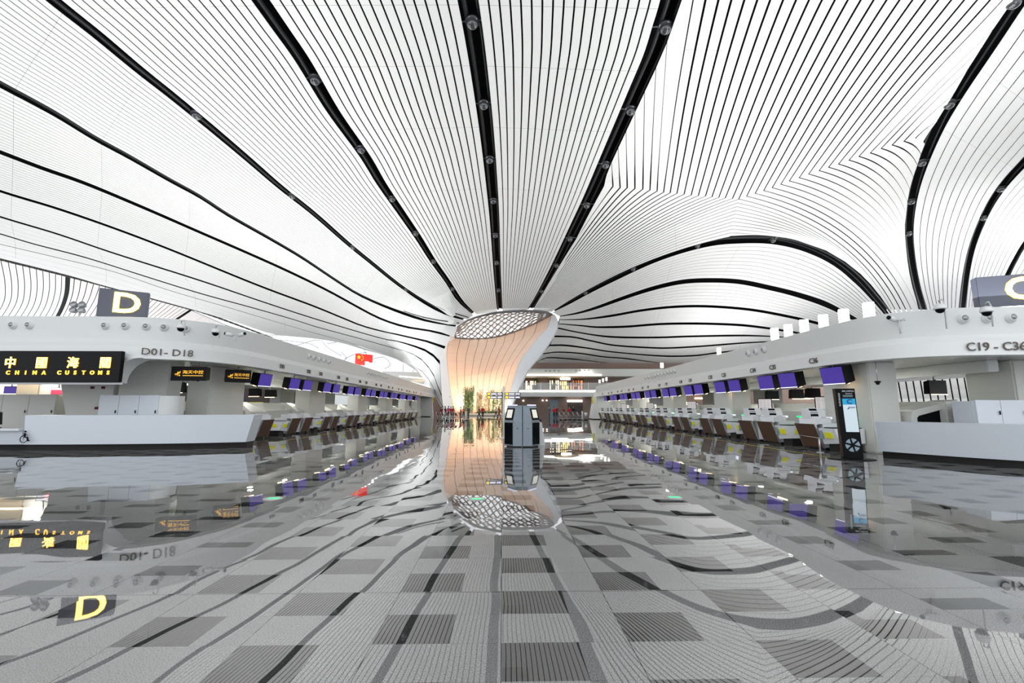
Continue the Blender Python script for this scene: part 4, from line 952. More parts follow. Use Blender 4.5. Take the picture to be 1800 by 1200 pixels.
for px, py, y, z, lab in ((1543, 673, 15.0, 3.06, 'ceiling camera hanging on a rod right of the black totem'), (348, 668, 19.5, 3.36, 'ceiling camera hanging under the first logo board'), (1713, 679, 17, 3.06, 'ceiling camera on a rod in front of the striped view')):
    p = aty(px, py, y); o = empty('hanging_camera', p, label=lab, cat='security camera'); mb = MB(); mb.tube([(0, 0, .03), (0, 0, z - p.z)], .012, 6); mb.build('rod', 'steel', o)
    mb = MB(); mb.sphere((0, 0, 0), .06, 10); mb.lathe([(.09, .02), (.09, .06), (.03, .07)], 12); mb.build('dome', 'black', o)
p = aty(138, 546, 18.6); o = empty('floodlight_cluster', p, label='cluster of four floodlights on a post, roof of left island', cat='floodlight')
for a in range(4):
    mb = MB(); u = (a % 2 - .5) * .32; w_ = (a // 2) * .22; T = Matrix.Translation((u, 0, w_)) @ Matrix.Rotation(R(70), 4, 'X')
    mb.lathe([(.06, -.1), (.11, .0), (.13, .1), (.12, .12)], 12, 0, T); mb.build('lamp_head', 'grey', o)
mb = MB(); mb.tube([(0, .05, -.75), (0, .05, .3)], .03, 6); mb.tube([(-.2, .03, 0), (.2, .03, 0)], .02, 6); mb.tube([(-.2, .03, .22), (.2, .03, .22)], .02, 6); mb.build('post', 'lgrey', o)
for i, (px, py) in enumerate(((1528, 545), (1484, 556), (1448, 565), (1414, 573), (1386, 581), (1362, 587), (1264, 617), (1163.5, 642), (1066, 666), (1060, 668), (1054, 670))):
    p = atx(px, py, 14.0); n = ('nearest', 'second', 'third', 'fourth', 'fifth', 'sixth', 'seventh', 'eighth', 'ninth, on the far end', 'tenth, on the far end', 'last, on the far end')[i]
    o = empty('lit_roof_panel', p, R(-25), label='glowing white light panel standing on the right island roof, %s of the row' % n, cat='light panel', group='glowing panels on the right island roof')
    k = .7 if i > 5 else 1
    mb = MB(); mb.bbox(-.18 * k, .18 * k, 0, .08, -.32 * k, .32 * k, .01); mb.build('housing', 'white', o); mb = MB(); mb.box(-.17 * k, .17 * k, -.006, 0, -.31 * k, .31 * k); mb.box(-.18 * k - .004, -.18 * k, .0, .08, -.28 * k, .28 * k); mb.build('luminous_face', 'lamp', o)
    mb = MB(); mb.tube([(0, .1, -.3 * k), (0, .1, 4.0 - p.z)], .025, 6); mb.build('post', 'lgrey', o)
# flag and glowing characters on the left roof
p = atx(640, 632, -14.2); fl = empty('national_flag_panel', p, R(42), label='red flag panel with yellow stars standing on the left island roof', cat='flag')
mb = MB(); rows = []
mb.bbox(-.95, .95, 0, .05, -.58, .58, .01); mb.build('flag_field', 'flag', fl)
def star(mb, cx, cz, r, rot=0):
    pts = [(cx + (r if i % 2 == 0 else r * .4) * sin(rot + i * pi / 5), -.012, cz + (r if i % 2 == 0 else r * .4) * cos(rot + i * pi / 5)) for i in range(10)]; mb.prism(pts, (0, .01, 0))
mb = MB(); star(mb, -.58, .22, .24); [star(mb, x, z, .08, .3) for x, z in ((-.25, .42), (-.12, .28), (-.12, .08), (-.25, -.06))]; mb.build('stars', 'star', fl)
mb = MB(); mb.tube([(-.8, .08, -.6), (-.8, .08, 4.2 - p.z)], .03, 6); mb.tube([(.8, .08, -.6), (.8, .08, 4.2 - p.z)], .03, 6); mb.build('post', 'lgrey', fl)
for i in range(5):
    p = atx(645 + 6 * i, 640.5 + 1.9 * i, -13.2); o = empty('lit_roof_panel', p, R(42), label='glowing white character panel beside the red flag, %s from the flag' % ('first', 'second', 'third', 'fourth', 'fifth')[i], cat='light panel', group='glowing characters by the flag')
    mb = MB(); mb.bbox(-.17, .17, 0, .06, -.28, .28, .01); mb.build('luminous_face', 'lamp', o); mb = MB(); mb.tube([(0, .03, -.28), (0, .03, 4.2 - p.z)], .02, 6); mb.build('post', 'lgrey', o)

# ================================================================ BLACK TOTEM, CENTRAL KIOSKS, SIGNPOST
tp = floor_p = atz(1497, 807, 0)
tot = empty('information_totem', tp, R(-14), label='tall black totem with blue letter C screen and petal emblem', cat='totem')
mb = MB(); mb.lathe([(.62, 0), (.62, .015), (.5, .03)], 32, 0, Matrix.Diagonal((1, .75, 1, 1))); mb.build('base_plate', 'black', tot)
mb = MB(); mb.hexa([(-.24, -.10, .02), (.27, -.10, .02), (.27, .08, .02), (-.24, .08, .02), (-.30, -.10, 2.08), (.22, -.10, 2.08), (.22, .08, 2.08), (-.30, .08, 2.08)]); mb.build('body', 'glassd', tot)
def tq(u0, u1, z0, z1, m_, nm, par=tot, y=-.106):
    mb = MB(); f = lambda z: -.055 * (z / 2.08); mb.add([(u0 + f(z0), y, z0), (u1 + f(z0), y, z0), (u1 + f(z1), y, z1), (u0 + f(z1), y, z1), (u0 + f(z0), y + .006, z0), (u1 + f(z0), y + .006, z0), (u1 + f(z1), y + .006, z1), (u0 + f(z1), y + .006, z1)],
        [(0, 1, 2, 3), (4, 7, 6, 5), (0, 4, 5, 1), (1, 5, 6, 2), (2, 6, 7, 3), (3, 7, 4, 0)]); return mb.build(nm, m_, par)
scr = tq(-.09, .25, .80, 1.60, 'paper', 'screen'); bl = tq(-.09, .25, 1.60, 1.78, 'blue', 'blue_header')
text('header_letter', 'C', .19, 'navy', (.045, -.115, 1.69), (1, 0, 0), tot, off=.006)
mb = MB(); mb.prism([(-.03, -.112, 1.47), (.02, -.112, 1.47), (.04, -.112, 1.56), (.02, -.112, 1.53)], (0, .003, 0)); mb.build('airline_emblem', 'navy', tot)
tq(.08, .23, 1.515, 1.535, 'navy', 'airline_name', y=-.112); tq(.09, .22, 1.485, 1.495, 'slate', 'airline_caption', y=-.112)
text('totem_heading', '值机 办理托运', .05, 'lgrey', (.03, -.112, 2.0), (1, 0, 0), tot); text('totem_heading', 'Check-in', .05, 'lgrey', (.05, -.112, 1.93), (1, 0, 0), tot)
tq(-.06, .2, 1.865, 1.885, 'slate', 'small_print'); tq(-.06, .2, 1.83, 1.845, 'slate', 'small_print')
text('side_lettering', '自助办理托运行李', .05, 'lgrey', (-.215, -.112, 1.75), (0, 0, -1), tot, up=(1, 0, 0))
mb = MB()
for k in range(6):
    a0 = R(60 * k + 14); pts = []
    for j in range(11):
        t = j / 10; a = a0 + R(-23 + 46 * t); pts.append((.02 + .19 * cos(a), -.112, .42 + .19 * sin(a)))
    pts.append((.02 + .055 * cos(a0 + .05), -.112, .42 + .055 * sin(a0 + .05))); mb.prism(pts, (0, .005, 0))
mb.build('petal_emblem', 'slate', tot)

for sgn, lab in ((-1, 'grey self-service kiosk in mid hall, left one of the back-to-back pair'), (1, 'grey self-service kiosk in mid hall, right one of the back-to-back pair')):
    K_ = empty('self_service_kiosk', (.81 + sgn * .35, 18.8, 0), label=lab, cat='kiosk', group='kiosks in mid hall')
    def q(x, y, z): return Vector((.81 + sgn * (.81 - x), y, z)) if sgn < 0 and False else Vector((.81 - sgn * (.81 - x) * -1 if sgn < 0 else .81 + (.81 - x), y, z))
    def X(x): return .81 + sgn * (.81 - x)
    def ring(b, c_, d, yb, yc, z): return [Vector((X(v), y, z)) for v, y in ((.795, 18.4), (b, yb), (c_, yc), (d, 19.3), (.795, 19.3))]
    lv = [ring(.44, .11, .3, 18.4, 18.9, .04), ring(.44, .11, .3, 18.4, 18.9, .96), ring(.44, .11, .3, 18.42, 18.9, 1.0), ring(.54, .22, .36, 18.44, 18.98, 1.5), ring(.56, .24, .38, 18.5, 19.0, 1.60)]
    mb = MB(); n = 5; vs = [p for r in lv for p in r]; fs = [(i * n + j, i * n + (j + 1) % n, (i + 1) * n + (j + 1) % n, (i + 1) * n + j) for i in range(4) for j in range(n)]
    if sgn > 0: fs = [f[::-1] for f in fs]
    mb.add(vs, fs + [(0, 4, 3, 2, 1), (20, 21, 22, 23, 24)]); rel(mb, K_).build('cabinet', 'kiosk', K_)
    def face(t0, t1, z0, z1, m_, nm, off=.012, par=None):
        def pt(t, z):
            if z <= 1.0: b, c_ = Vector((.44, 18.4)), Vector((.11, 18.9))
            else:
                f = (z - 1.0) / .5; b = Vector((.44, 18.42)).lerp(Vector((.54, 18.44)), f); c_ = Vector((.11, 18.9)).lerp(Vector((.22, 18.98)), f)
            p = b.lerp(c_, t); d = (c_ - b).normalized(); nrm = Vector((d.y, -d.x)) * -1
            if nrm.y > 0: nrm = -nrm
            p = p + nrm * off; return Vector((X(p.x), p.y, z))
        a = [pt(t0, z0), pt(t1, z0), pt(t1, z1), pt(t0, z1)]; bk = [v + Vector((sgn * -.0, .012, 0)) for v in a]
        mb = MB(); mb.hexa(bk + a) if False else mb.add(a + bk, [(0, 1, 2, 3), (7, 6, 5, 4), (0, 4, 5, 1), (1, 5, 6, 2), (2, 6, 7, 3), (3, 7, 4, 0)])
        return rel(mb, K_).build(nm, m_, K_ if par is None else par)
    face(.04, .96, .1, .93, 'glassd', 'lower_door'); bz = face(.04, .98, 1.04, 1.49, 'glassd', 'screen_bezel'); face(.2, .82, 1.12, 1.44, 'kscreen', 'touch_screen', .02)
    mb = MB(); f0 = Vector((X(.40), 18.52, .98)); mb.hexa([Vector((X(x), y, z)) for z in (.955, .99) for x, y in ((.46, 18.36), (.10, 18.86), (.16, 18.92), (.50, 18.42))]); rel(mb, K_).build('keypad_shelf', 'kioskl', K_)
    mb = MB(); mb.hexa([Vector((X(x), y, z)) for z in (1.60, 1.635) for x, y in ((.52, 18.46), (.24, 18.94), (.36, 19.1), (.62, 18.6))]); rel(mb, K_).build('top_lamp', 'scrwhite', K_)
    mb = MB(); mb.lathe([(.02, 0), (.018, .01)], 12, 0, Matrix.Translation((X(.60), 18.385, .72)) @ Matrix.Rotation(pi / 2, 4, 'X')); rel(mb, K_).build('lock', 'black', K_)
    mb = MB(); mb.box(*sorted((X(.78), X(.2))), 18.5, 19.2, 0, .05); rel(mb, K_).build('base', 'plinth', K_)
wb = empty('pale_stand', (1.55, 19.8, 0), label='pale grey low stand just behind the right kiosk', cat='stand'); mb = MB(); mb.hexa([(1.35, 19.4, 0), (1.78, 19.4, 0), (1.7, 20, 0), (1.35, 20, 0), (1.4, 19.5, 1.0), (1.66, 19.5, .9), (1.62, 19.95, .9), (1.4, 19.95, 1.0)]); rel(mb, wb).build('cabinet', 'lgrey', wb)
mb = MB(); mb.box(1.42, 1.64, 19.52, 19.56, .95, 1.03); rel(mb, wb).build('card_slot', 'black', wb)

sx_ = aty(885.5, 700, 24).x
sp_ = empty('direction_signpost', (sx_, 24, 0), label='white signpost with black, yellow and white direction boards behind the kiosks', cat='signpost')
mb = MB(); mb.tube([(0, 0, 0), (0, 0, 2.6)], .05, 12); mb.build('pole', 'white', sp_); mb = MB(); mb.lathe([(.22, 0), (.22, .02), (.06, .04)], 20); mb.build('base', 'white', sp_)
for a, b, w in ((855.5, 884, 0), (887, 915.5, 1)):
    x0 = aty(a, 690, 24).x - sx_; x1 = aty(b, 690, 24).x - sx_
    for z0 in (1.97, 2.14):
        mb = MB(); mb.bbox(x0, x1, -.04, .04, z0, z0 + .15, .01); bd_ = mb.build('direction_board', 'signbox', sp_)
        mb = MB(); mb.box(x0 + .04, x0 + .18, -.046, -.04, z0 + .03, z0 + .12); mb.build('yellow_field', 'signyel', bd_)
        mb = MB(); mb.box(x0 + .22, x0 + .50, -.046, -.04, z0 + .045, z0 + .105); mb.box(x0 + .56, x1 - .06, -.046, -.04, z0 + .045, z0 + .105); mb.build('lit_lettering', 'scrwhite', bd_)

# ================================================================ FLOOR MARKS
for px, py, lab in ((480, 876, 'small green glowing exit marker set in the floor, left'), (837, 877, 'small green glowing exit marker set in the floor, centre'), (1184, 874, 'small green glowing exit marker set in the floor, right')):
    p = atz(px, py, 0); o = empty('floor_exit_marker', p, label=lab, cat='floor light', group='green floor markers')
    mb = MB(); mb.lathe([(.16, 0), (.16, .004), (.14, .006)], 24); mb.build('ring', 'steel', o); mb = MB(); mb.box(-.08, .05, -.035, .035, .006, .009); mb.prism([(.05, -.07, .006), (.12, 0, .006), (.05, .07, .006)], (0, 0, .003)); mb.build('arrow', 'egreen', o)
mb = MB(); mb.add([(10.05, 14, .002), (10.10, 14, .002), (11.2, 63, .002), (11.15, 63, .002)], [(0, 1, 2, 3)]); mb.build('trim_2', 'yellow', kind='structure')
mb = MB(); mb.add([(-10.1, 21, .002), (-10.05, 21, .002), (-11.2, 84, .002), (-11.25, 84, .002)], [(0, 1, 2, 3)]); mb.build('trim_3', 'yellow', kind='structure')
mb = MB(); mb.tube([(10.9, 16.1, 0), (10.9, 16.1, .5)], .03); mb.tube([(10.9, 16.1, .48), (11.3, 18.1, .5)], .012); mb.lathe([(.12, 0), (.12, .02)], 16, 0, Matrix.Translation((10.9, 16.1, 0))); mb.build('barrier_post', 'steel', label='short steel barrier post on the floor left of the black totem', cat='barrier')

# ================================================================ GALLERY BUILDING AT THE END, RIGHT OF THE COLUMN
YB = 97.0
def pz(py, y=YB): return aty(950, py, y).z
def px_(px, y=YB): return aty(px, 700, y).x
mb = MB(); mb.box(px_(898), 48, 101, 101.3, 0, pz(694)); mb.build('wall_back', 'brownwall', kind='structure')
mb = MB(); mb.box(px_(898), 48, 103, 103.3, pz(690), 14); mb.build('wall_back.upper', 'brownwall', kind='structure')
bpy.data.objects['wall_back.upper'].name = 'wall_back'
mb = MB(); mb.bbox(px_(903), 48, YB, 103, pz(697), pz(684), .1); mb.build('trim_4', 'white', kind='structure')
mb = MB(); mb.box(px_(908), 48, YB - .05, YB, pz(688.5), pz(686)); mb.build('gallery_light_line', 'lamp', label='bright light line along the gallery edge, right of the column', cat='light line')
mb = MB(); mb.hexa([(px_(922), YB, pz(661)), (48, YB, pz(661)), (48, 104, pz(661)), (px_(922), 104, pz(661)), (px_(931), YB, pz(648)), (48, YB, pz(648)), (48, 104, pz(648)), (px_(931), 104, pz(648))]); mb.build('trim_5', 'cream', kind='structure')
mb = MB(); mb.box(px_(926), px_(1058), YB - .3, YB, pz(660.5), pz(657.5)); mb.build('soffit_light_line', mat('lamp_soft', (1, .95, .85), .5, emit=(1, .93, .82), es=1.3), label='bright warm light line under the upper gallery fascia', cat='light line')
for i, px in enumerate((960, 967.5, 975.5, 983, 1014, 1021, 1029, 1036)):
    mb = MB(); T = Matrix.Translation((px_(px), YB - .02, pz(651.5))) @ Matrix.Rotation(pi / 2, 4, 'X'); mb.lathe([(.22, 0), (.2, .05), (.12, .06)], 14, 0, T); o = mb.build('air_nozzle', 'grey', label='round air nozzle on the upper gallery fascia', cat='air nozzle', group='air nozzles on the gallery fascia')
tops = [(918, 683), (1055, 683)]
gl = empty('glass_balustrade', (10, YB + .2, pz(684)), label='glass balustrade with steel posts along the gallery', cat='railing')
mb = MB(); mb.box(px_(912), 36, YB + .18, YB + .22, pz(684), pz(672.5)); rel(mb, gl).build('glass_panel', 'glass', gl)
for px in (918, 951, 968.5, 985, 1004, 1022, 1035): mb = MB(); x = px_(px); mb.box(x - .05, x + .05, YB + .12, YB + .28, pz(684), pz(672)); rel(mb, gl).build('post', 'steel', gl)
mb = MB(); mb.tube([(px_(915), YB + .2, pz(672.5)), (36, YB + .2, pz(672.5))], .05, 6); rel(mb, gl).build('handrail', 'steel', gl)
for k, (a, b, t, m_, lab) in enumerate(((924, 944, 668, 'lampw', 'warm lit shop front behind the gallery glass, nearest the column'), (967, 984, 667, 'lampw', 'warm lit shop front in the middle of the gallery'),
                                  (985, 1002, 669, 'goldc', 'yellow lit shop front below the glowing shop sign'), (1003, 1026, 667, 'orange', 'orange and red lit shop front at the right of the gallery'))):
    o = empty('shop_front', (px_((a + b) / 2), 102.6, pz(690)), label=lab, cat='shop', group='shops on the gallery')
    m2 = M.get(m_) or mat('shop_orange', (.6, .2, .05), .5, emit=(.85, .22, .06), es=1.0)
    mb = MB(); w0, w1 = px_(a, 102), px_(b, 102); z0, z1 = pz(684, 102), pz(t, 102)
    nn = 5
    for i in range(nn):
        for j in range(2):
            if rnd.random() < .18: continue
            u0 = w0 + (w1 - w0) * i / nn; mb.box(u0 + .05, u0 + (w1 - w0) / nn - .1 - rnd.random() * .2, 102.3, 102.5, z0 + (z1 - z0) * j / 2, z0 + (z1 - z0) * (j + .82) / 2)
    rel(mb, o).build('lit_window', m2, o)
    mb = MB(); mb.box(w0 - .15, w1 + .15, 102.5, 102.9, z0 - .2, z1 + .2); rel(mb, o).build('shop_frame', 'darkwall', o)
for (a, b, t, q_, lab) in ((985, 1003, 663.5, 667.5, 'glowing yellow white sign over the gallery shop'), (1021, 1040, 652.5, 660, 'big glowing white sign in front of the upper fascia'), (997, 1024, 703, 706, 'long glowing white sign over the ground floor entrance')):
    y = 96.6 if t < 660 else (101.6 if t < 680 else 100.5); o = empty('lit_sign', (aty((a + b) / 2, t, y)), label=lab, cat='sign'); n = 4 if t < 700 else 9; x0, x1 = aty(a, t, y).x, aty(b, t, y).x; z1_, z0_ = aty(a, t, y).z, aty(a, q_, y).z
    mb = MB(); w = (x1 - x0) / n
    for i in range(n): mb.box(x0 + i * w, x0 + (i + .86) * w, y - .05, y, z0_, z1_)
    rel(mb, o).build('glowing_characters', 'lamp', o); mb = MB(); mb.box(x0, x1, y, y + .12, z0_ + .1, z0_ + .2); rel(mb, o).build('carrier_rail', 'grey', o)
mb = MB(); mb.box(px_(966, 100.9), px_(981, 100.9), 100.85, 101, 0, pz(703, 101)); mb.build('door_1', 'slate', kind='structure')
mb = MB(); mb.box(px_(998, 100.9), px_(1024, 100.9), 100.85, 101, 0, pz(707, 101)); mb.build('door_2', 'darkwall', kind='structure')
for px in (920, 954, 961): 
    mb = MB(); mb.sphere(aty(px, 704 if px < 950 else 703.5, 100.8), .13); mb.build('wall_lamp', 'lamp', label='small round lamp on the brown ground floor wall', cat='lamp', group='wall lamps under the gallery')
for px, w in ((942, 9), (973, 6), (1012, 8)):
    x = px_(px, 100); o = empty('potted_shrub', (x, 99.5, pz(684)), label='dark potted shrub behind the gallery glass at the %s' % {942: 'left', 973: 'middle', 1012: 'right'}[px], cat='plant', group='shrubs on the gallery')
    mb = MB(); mb.lathe([(.4, 0), (.5, .7), (.45, .7)], 12); mb.build('pot', 'black', o)
    mb = MB()
    for i in range(420):
        a = rnd.random() * 2 * pi; r = rnd.random() ** .5 * .9; z = .7 + rnd.random() * 1.6; q = Vector((r * cos(a) * (1.2 - .3 * z), r * sin(a) * .7, z)); d = Vector((rnd.uniform(-1, 1), rnd.uniform(-1, 1), rnd.uniform(-.3, 1))).normalized() * .22; s = d.cross(Vector((0, 0, 1))).normalized() * .07
        mb.add([q - s, q + d * .5 - s, q + d, q + d * .5 + s], [(0, 1, 2, 3)])
    mb.build('foliage', 'shrub', o)
# brown wall and passage left of the column, bridge beyond
mb = MB(); mb.box(-15.8, -10.5, 95.4, 95.8, 0, 3.9); mb.build('wall_left', 'brownwall', kind='structure')
mb = MB(); mb.box(-90, -10, 128, 128.5, 0, 7.0); mb.build('wall_back', 'white', kind='structure')
a, b = aty(673, 652, 108), aty(745, 660, 104)
mb = MB(); mb.hexa([(a.x, 108, a.z - .8), (b.x, 104, a.z - 3.2), (b.x, 110, a.z - 3.2), (a.x, 112, a.z - .8), (a.x, 108, a.z), (b.x + 1, 104, a.z - .6), (b.x, 110, a.z - .6), (a.x, 112, a.z)]); mb.build('trim_6', 'soffit', kind='structure')
a, b = aty(702, 661, 103), aty(747, 665, 103)
mb = MB(); mb.tube([a, b], .14, 6); mb.build('bridge_light_line', 'lampw', label='warm light line under the grey bridge left of the column', cat='light line')
# curved steel glazing ribs seen above the left island
for k, pts in enumerate(([(600, 618), (609, 629), (604, 633)], [(651, 632), (662, 629), (676, 628), (686, 641), (676, 648)], [(606, 630), (625, 622), (645, 619)], [(520, 607), (560, 597), (575, 610), (600, 625)], [(640, 615), (650, 632)], [(709, 639), (708, 655)], [(728, 648), (724, 657)], [(575, 604), (610, 598), (630, 600)], [(430, 586), (520, 590), (560, 588)], [(480, 596), (540, 603), (560, 612)])):
    mb = MB(); mb.tube([aty(x, y, 122) for x, y in crom(pts, 16)], .11, 6); mb.build('roof_rib', 'grey', label='thin curved steel rib against the bright glazing above the left island', cat='roof rib', group='steel ribs above the left island')

# ================================================================ PLANTING INSIDE THE COLUMN
mb = MB()
pl = empty('stone_planter', (-2, 93, 0), label='low pale stone planter at the foot of the peach column', cat='planter')
mb.bbox(-8.2, 1.0, 92, 97, 0, .45, .05); rel(mb, pl).build('planter_wall', 'planter', pl)
def bamboo(px0, px1, ytop, y, m_, n, label, dens=1.0):
    x0, x1 = aty(px0, 700, y).x, aty(px1, 700, y).x; H = aty(px0, ytop, y).z; o = empty('bamboo_clump', ((x0 + x1) / 2, y, .4), label=label, cat='bamboo', group='bamboo in the column planter'); w = (x1 - x0) / 2
    ms, ml = MB(), MB()
    for i in range(n):
        bx = rnd.uniform(-w * .75, w * .75); by = rnd.uniform(-.8, .8); h = (H - .4) * rnd.uniform(.7, 1.0); lean = rnd.uniform(-.35, .35)
        ms.tube([(bx, by, 0), (bx + lean * .3, by, h * .5), (bx + lean, by, h)], [.05, .045, .02], 5)
        for j in range(int(85 * dens)):
            t = rnd.uniform(.12, 1.0); q = Vector((bx + lean * t * t + rnd.gauss(0, .15), by + rnd.gauss(0, .2), h * t)); d = Vector((rnd.uniform(-1, 1), rnd.uniform(-1, 1), rnd.uniform(-.9, .3))).normalized() * rnd.uniform(.3, .6); s = d.cross(Vector((0, 0, 1))).normalized() * .065
            ml.add([q, q + d * .4 + s, q + d, q + d * .4 - s], [(0, 1, 2, 3)])
    ms.build('stems', 'dry', o); ml.build('leaves', m_, o)
bamboo(813, 834, 676, 93.2, 'green', 26, 'dense green bamboo clump at the left of the column planter', 1.3)
bamboo(834, 849, 682, 94, 'dry', 12, 'sparse straw coloured bamboo left of the planter middle', .8)
bamboo(849, 862, 684, 93.6, 'dry', 10, 'sparse straw coloured bamboo right of the planter middle', .8)
bamboo(862, 886, 679, 93.4, 'green', 18, 'green bamboo clump at the right of the column planter, beside the signpost', .9)
for i, (px, w) in enumerate(((845, 1.0), (856, 1.3), (866, 1.0))):
    p = aty(px, 727, 91.6); o = empty('low_shrub', (p.x, 92.3, .45), label='low dark green shrub at the planter front, %s' % ('left one', 'middle one', 'right one')[i], cat='shrub', group='low shrubs in the planter'); mb = MB()
    for k in range(260):
        a = rnd.random() * 2 * pi; r = rnd.random() ** .5; q = Vector((w * r * cos(a), .5 * r * sin(a), rnd.random() * .75 * (1.1 - r))); d = Vector((rnd.uniform(-1, 1), rnd.uniform(-1, 1), rnd.uniform(0, 1))).normalized() * .2; s = d.cross(Vector((0, 0, 1))).normalized() * .07
        mb.add([q - s, q + d * .5 - s, q + d, q + d * .5 + s], [(0, 1, 2, 3)])
    mb.build('foliage', 'shrub', o); mb = MB(); mb.tube([(0, 0, 0), (0, 0, .4)], .04); mb.build('stem', 'dry', o)

# ================================================================ LUGGAGE TROLLEYS
def trolley():
    o = empty('luggage_trolley')
    mb = MB()
    for s in (-.28, .28): mb.tube([(-.45, s, .14), (.45, s * .8, .14)], .03, 6); mb.tube([(-.42, s, .14), (-.5, s, .6), (-.62, s, 1.02)], .03, 6)
    mb.tube([(-.45, -.28, .16), (-.45, .28, .16)], .03, 6); mb.tube([(.45, -.22, .14), (.45, .22, .14)], .03, 6); mb.tube([(0, -.26, .14), (0, .26, .14)], .014, 6); mb.tube([(-.5, -.27, .60), (.05, -.24, .52)], .022, 6); mb.tube([(-.5, .27, .60), (.05, .24, .52)], .022, 6); mb.tube([(.05, -.24, .52), (.05, .24, .52)], .022, 6); mb.tube([(-.47, -.28, .36), (.3, -.25, .36)], .02, 6); mb.build('frame', 'steel', o)
    mb = MB(); mb.tube([(-.62, -.3, 1.02), (-.62, .3, 1.02)], .028, 8); mb.build('handle', 'black', o)
    mb = MB(); mb.hexa([(-.44, -.25, .58), (-.44, .25, .58), (-.20, .25, .58), (-.20, -.25, .58), (-.58, -.25, .92), (-.58, .25, .92), (-.34, .25, .92), (-.34, -.25, .92)]); mb.build('back_panel', mat('trolley_panel', (.16, .06, .045), .5) if 'tp' not in M else M['tp'], o)
    for x, y in ((-.4, -.28), (-.4, .28), (.4, 0)):
        mb = MB(); T = Matrix.Translation((x, y, .075)) @ Matrix.Rotation(pi / 2, 4, 'X'); mb.lathe([(.03, -.03), (.075, -.025), (.075, .025), (.03, .03)], 12, 0, T); mb.build('wheel', 'black', o)
    return o
tr0 = trolley(); ttree = snapshot(tr0); first = True
names = ('first', 'second', 'third', 'fourth', 'fifth', 'sixth')
for nm, x0, y0, dx, n in (('left', -7.35, 57.5, .54, 6), ('right', 7.9, 60, .58, 5)):
    for i in range(n):
        o = tr0 if first else copy_tree(tr0, None, ttree); first = False
        o.location = (x0 + i * dx, y0 + .05 * i, 0); o.rotation_euler = (0, 0, R(3))
        tag(o, 'steel luggage trolley in the nested row at far %s, %s from the left' % (nm, names[i]), 'luggage trolley', 'nested trolleys at far %s' % nm)
for px, y, lab in ((819, 57, 'white bollard at the right end of the left trolley row'), (1023.5, 59, 'white bollard at the right end of the right trolley row'), (1030, 60, 'grey steel bin beside the end pier of the right island')):
    p = aty(px, 730, y); o = empty('bollard', (p.x, y, 0), label=lab, cat='bollard' if 'bollard' in lab else 'bin'); g = 'bin' in lab
    if g: o.name = 'steel_bin'
    mb = MB(); mb.lathe([(.24 if g else .09, 0), (.24 if g else .09, .9 if g else 1.1), (.2 if g else .05, .95 if g else 1.13)], 14); mb.build('body', 'steel' if g else 'white', o)
    mb = MB(); mb.lathe([(.26 if g else .11, 0), (.26 if g else .11, .06)], 14); mb.build('foot_ring', 'black', o)

